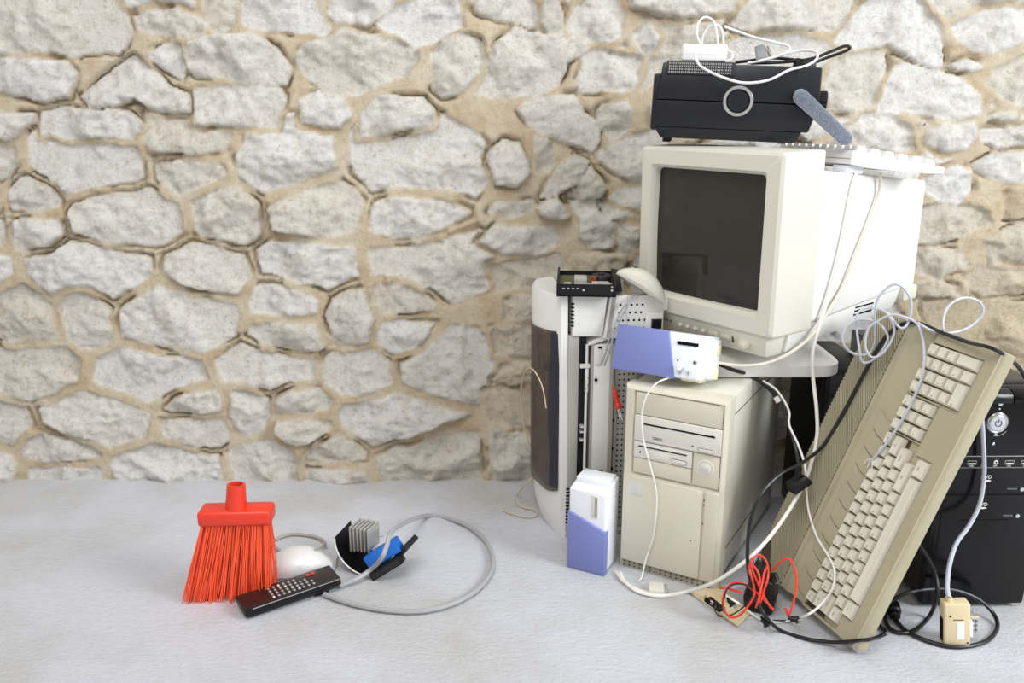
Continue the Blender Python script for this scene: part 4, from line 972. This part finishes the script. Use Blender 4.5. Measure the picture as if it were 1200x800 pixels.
obj('cord', B().tube([inv @ v for v in [aty(803, 440, 1.352), aty(783, 443, 1.335), aty(768, 450, 1.315), aty(757, 465, 1.315), aty(752, 487, 1.32), aty(754, 515, 1.32), aty(762, 545, 1.315), aty(769, 575, 1.31), aty(769, 600, 1.31), aty(765, 630, 1.315), aty(757, 655, 1.32), gr(752, 676), gr(748, 680)]], .0014, 8, 7), 'wire_white', SP)
sp = cable('serial_lead', 'cream serial lead ending in a flat plug on the floor before the beige tower', [gr(722, 670), gr(729, 680), gr(740, 687), gr(752, 692), gr(760, 694)], .0026, 'wire_beige')
p = gr(768, 693, .0)
obj('plug', B().box((-.012, -.016, .0005), (.014, .012, .012), .002).box((.013, -.014, .002), (.019, .010, .010), .001, mi=1), ['beige', 'silver'], sp, Matrix.Translation(p) @ Matrix.Rotation(-.15, 4, 'Z'))
cable('wire', 'thin tan wire looping beside the smoked door down to the floor by the wall',
      [aty(640, 478, 1.44), aty(636, 455, 1.44), aty(628, 437, 1.45), aty(620, 431, 1.48), aty(613, 440, 1.52), aty(611, 465, 1.54), aty(614, 500, 1.55), aty(622, 525, 1.55), aty(628, 540, 1.55), aty(627, 555, 1.55), aty(617, 566, 1.56), gr(606, 580, .003), gr(603, 588, .003), gr(612, 594, .003), gr(627, 598, .003), gr(630, 603, .003), gr(622, 606, .003), gr(606, 604, .003), gr(590, 598, .003)], .0012, 'wire_tan')
# ================================================================ left group on the floor
def broom():
    t = thing('broom', 'broom head with bright red bristles resting on the floor at left', 'broom', (-.462, 1.262, 0), (0, 0, .05))
    b = B(); r = random.Random(3)
    for i in range(760):
        x, y = r.uniform(-1, 1), r.uniform(-1, 1); tx_ = .018+x*.052; ty_ = y*.016; bx = x*.070+r.uniform(-.006, .006)-.003; by = y*.026+r.uniform(-.005, .005)
        m = ((tx_*.45+bx*.55)+r.uniform(-.003, .003), (ty_*.45+by*.55)+r.uniform(-.002, .002), .062)
        z0 = .0008+max(0, r.gauss(0, .003))
        b.tube([(tx_, ty_, .138), m, (bx, by, z0)], .00085, 4, 2)
    o = obj('bristles', b, 'bristle', t); o['kind'] = 'stuff'
    obj('head', B().box((-.040, -.021, .132), (.076, .021, .158), .006, 3), 'red_plastic', t)
    obj('socket', B().lathe([(0, 0), (.017, 0), (.0145, .04), (.0105, .04), (.0105, .01), (0, .01)], (.018, 0, .156), (.05, .1, 1), 24), 'red_plastic', t)
broom()
def remote():
    a = atz(283, 719, 0); c = atz(394, 684, 0); d = (c-a); L = d.length
    t = thing('remote_control', 'black remote control with rows of small buttons on the floor by the red broom', 'remote control', a+d*.5+Vector((0, 0, .0)), (0, -.035, math.atan2(d.y, d.x)))
    W = .050; h = L/2
    b = B().hull8([(-h+.010, -W/2+.006, .002), (h-.012, -W/2+.006, .002), (h-.012, W/2-.006, .002), (-h+.010, W/2-.006, .002), (-h, -W/2, .010), (h, -W/2, .010), (h, W/2, .010), (-h, W/2, .010)], .0015)
    b.box((-h, -W/2, .0095), (h, W/2, .0215), .0015)
    b.box((h-.045, -.018, -.004), (h-.020, .018, .004), .002)
    obj('case', b, 'black', t)
    obj('face_plate', B().box((-h+.001, -W/2+.0015, .0205), (h-.001, W/2-.0015, .0224), .0006), 'dark_remote', t)
    obj('chrome_edge', B().box((-h+.012, -W/2-.0004, .0196), (h-.002, -W/2+.0012, .0210)), 'silver', t)
    for i in range(6):
        for j in range(4): obj('button', B().box((-h+.048+i*.0085, -.0185+j*.0095, .0222), (-h+.0515+i*.0085, -.0132+j*.0095, .0236), .0005), 'wire_dull' if (i+j) % 5 else 'drive_face', t)
    for i in range(3):
        for j in range(2+(i < 2)): obj('button', B().box((h-.062+i*.0085, -.0185+j*.0095, .0222), (h-.0585+i*.0085, -.0132+j*.0095, .0236), .0006), 'wire_dull', t)
    for i in range(2): obj('red_button', B().box((h-.046+i*.009, .0115, .0222), (h-.040+i*.009, .0165, .0242), .0006), 'red', t, label='small red button')
remote()
def white_mouse():
    p = atz(343, 680, 0)
    t = thing('mouse', 'glossy white mouse on the floor behind the remote control', 'mouse', (p.x+.003, p.y+.033, .0005), (0, 0, .28))
    obj('body', mouse_body(.128, .072, .040), 'white', t)
    obj('button_line', B().box((.028, -.0004, .0335), (.05, .0004, .0375)), 'case_grey', t)
    bpy.context.view_layer.update(); inv = t.matrix_basis.inverted()
    obj('cord', B().tube([inv @ v for v in (gr(384, 668, .006), gr(390, 668, .004), gr(393, 660, .004), gr(396, 650, .004), gr(404, 642, .004), gr(425, 632, .004), gr(450, 626, .004))], .0018, 8, 6), 'wire_grey', t)
white_mouse()
def broken_spool():
    p = atz(440, 676, 0)
    t = thing('fan_housing', 'broken black plastic housing with a blue block inside on the floor', 'casing', (p.x, p.y+.040, 0), (0, 0, -.35))
    r = .058; g = bmesh.new(); A = []
    for k in range(17):
        a = PI*.98+k*PI*.62/16
        A.append([g.verts.new((-.004+r*math.cos(a)*(1+.12*q), -.042+.07*q, .0585+r*math.sin(a)*(1-.1*q))) for q in (0, .33, .66, 1)])
    for a, c in zip(A, A[1:]):
        for q in range(3): g.faces.new((a[q], c[q], c[q+1], a[q+1]))
    bmesh.ops.solidify(g, geom=g.faces[:], thickness=.003); q = B(); q.add(g); obj('shell', q, 'black', t)
    obj('white_rim', B().tube([(-.004+(r-.002)*math.cos(PI*.98+k*PI*.62/16), -.0425, .0585+(r-.002)*math.sin(PI*.98+k*PI*.62/16)) for k in range(17)], .0014, 6, 1), 'wire_white', t)
    b = B()
    for k in range(6): b.box((-.045+k*.007, -.020, .028+k*.001), (-.0425+k*.007, .02, .075), .0006)
    obj('grey_fins', b, 'grey_metal', t)
    M = Matrix.Translation((.018, -.025, .034)) @ Matrix.Rotation(-.62, 4, 'Y') @ Matrix.Rotation(.25, 4, 'Z')
    obj('blue_block', B().box((-.026, -.010, -.010), (.040, .018, .014), .003, M=M), 'blue_deep', t)
    M = Matrix.Translation((.030, -.034, .026)) @ Matrix.Rotation(-.62, 4, 'Y') @ Matrix.Rotation(.25, 4, 'Z')
    obj('side_panel', B().box((-.030, -.010, -.014), (.034, .012, .001), .002, M=M).box((-.026, -.0115, -.011), (.03, -.009, -.002), .001, mi=1, M=M), ['black', 'dark'], t)
    M = Matrix.Translation((.046, -.006, .034)) @ Matrix.Rotation(-.9, 4, 'Y')
    obj('end_panel', B().box((-.022, -.014, -.005), (.03, .03, .005), .002, M=M), 'dark', t)
broken_spool()
cable('cable', 'thick grey cable curving in a wide loop across the floor by the remote control',
      [gr(398, 686, .006), gr(418, 678, .01), gr(436, 666, .02), aty(447, 654, 1.27), aty(453, 640, 1.28), aty(462, 620, 1.33), gr(500, 604, .006), gr(540, 612, .006), gr(566, 630, .006), gr(576, 648, .006), gr(577, 664, .006), gr(570, 679, .006), gr(552, 696, .006), gr(525, 709, .006), gr(492, 716, .006), gr(455, 715, .006), gr(420, 709, .006), gr(396, 702, .006), gr(380, 696, .006)], .0042, 'wire_dull')
cable('cable', 'dark grey cable end curled on the floor just behind the white mouse',
      [gr(318, 636), gr(330, 646), gr(345, 650), gr(360, 649), gr(374, 644), gr(380, 635), gr(366, 628), gr(340, 626), gr(322, 632)], .003, 'case_grey')
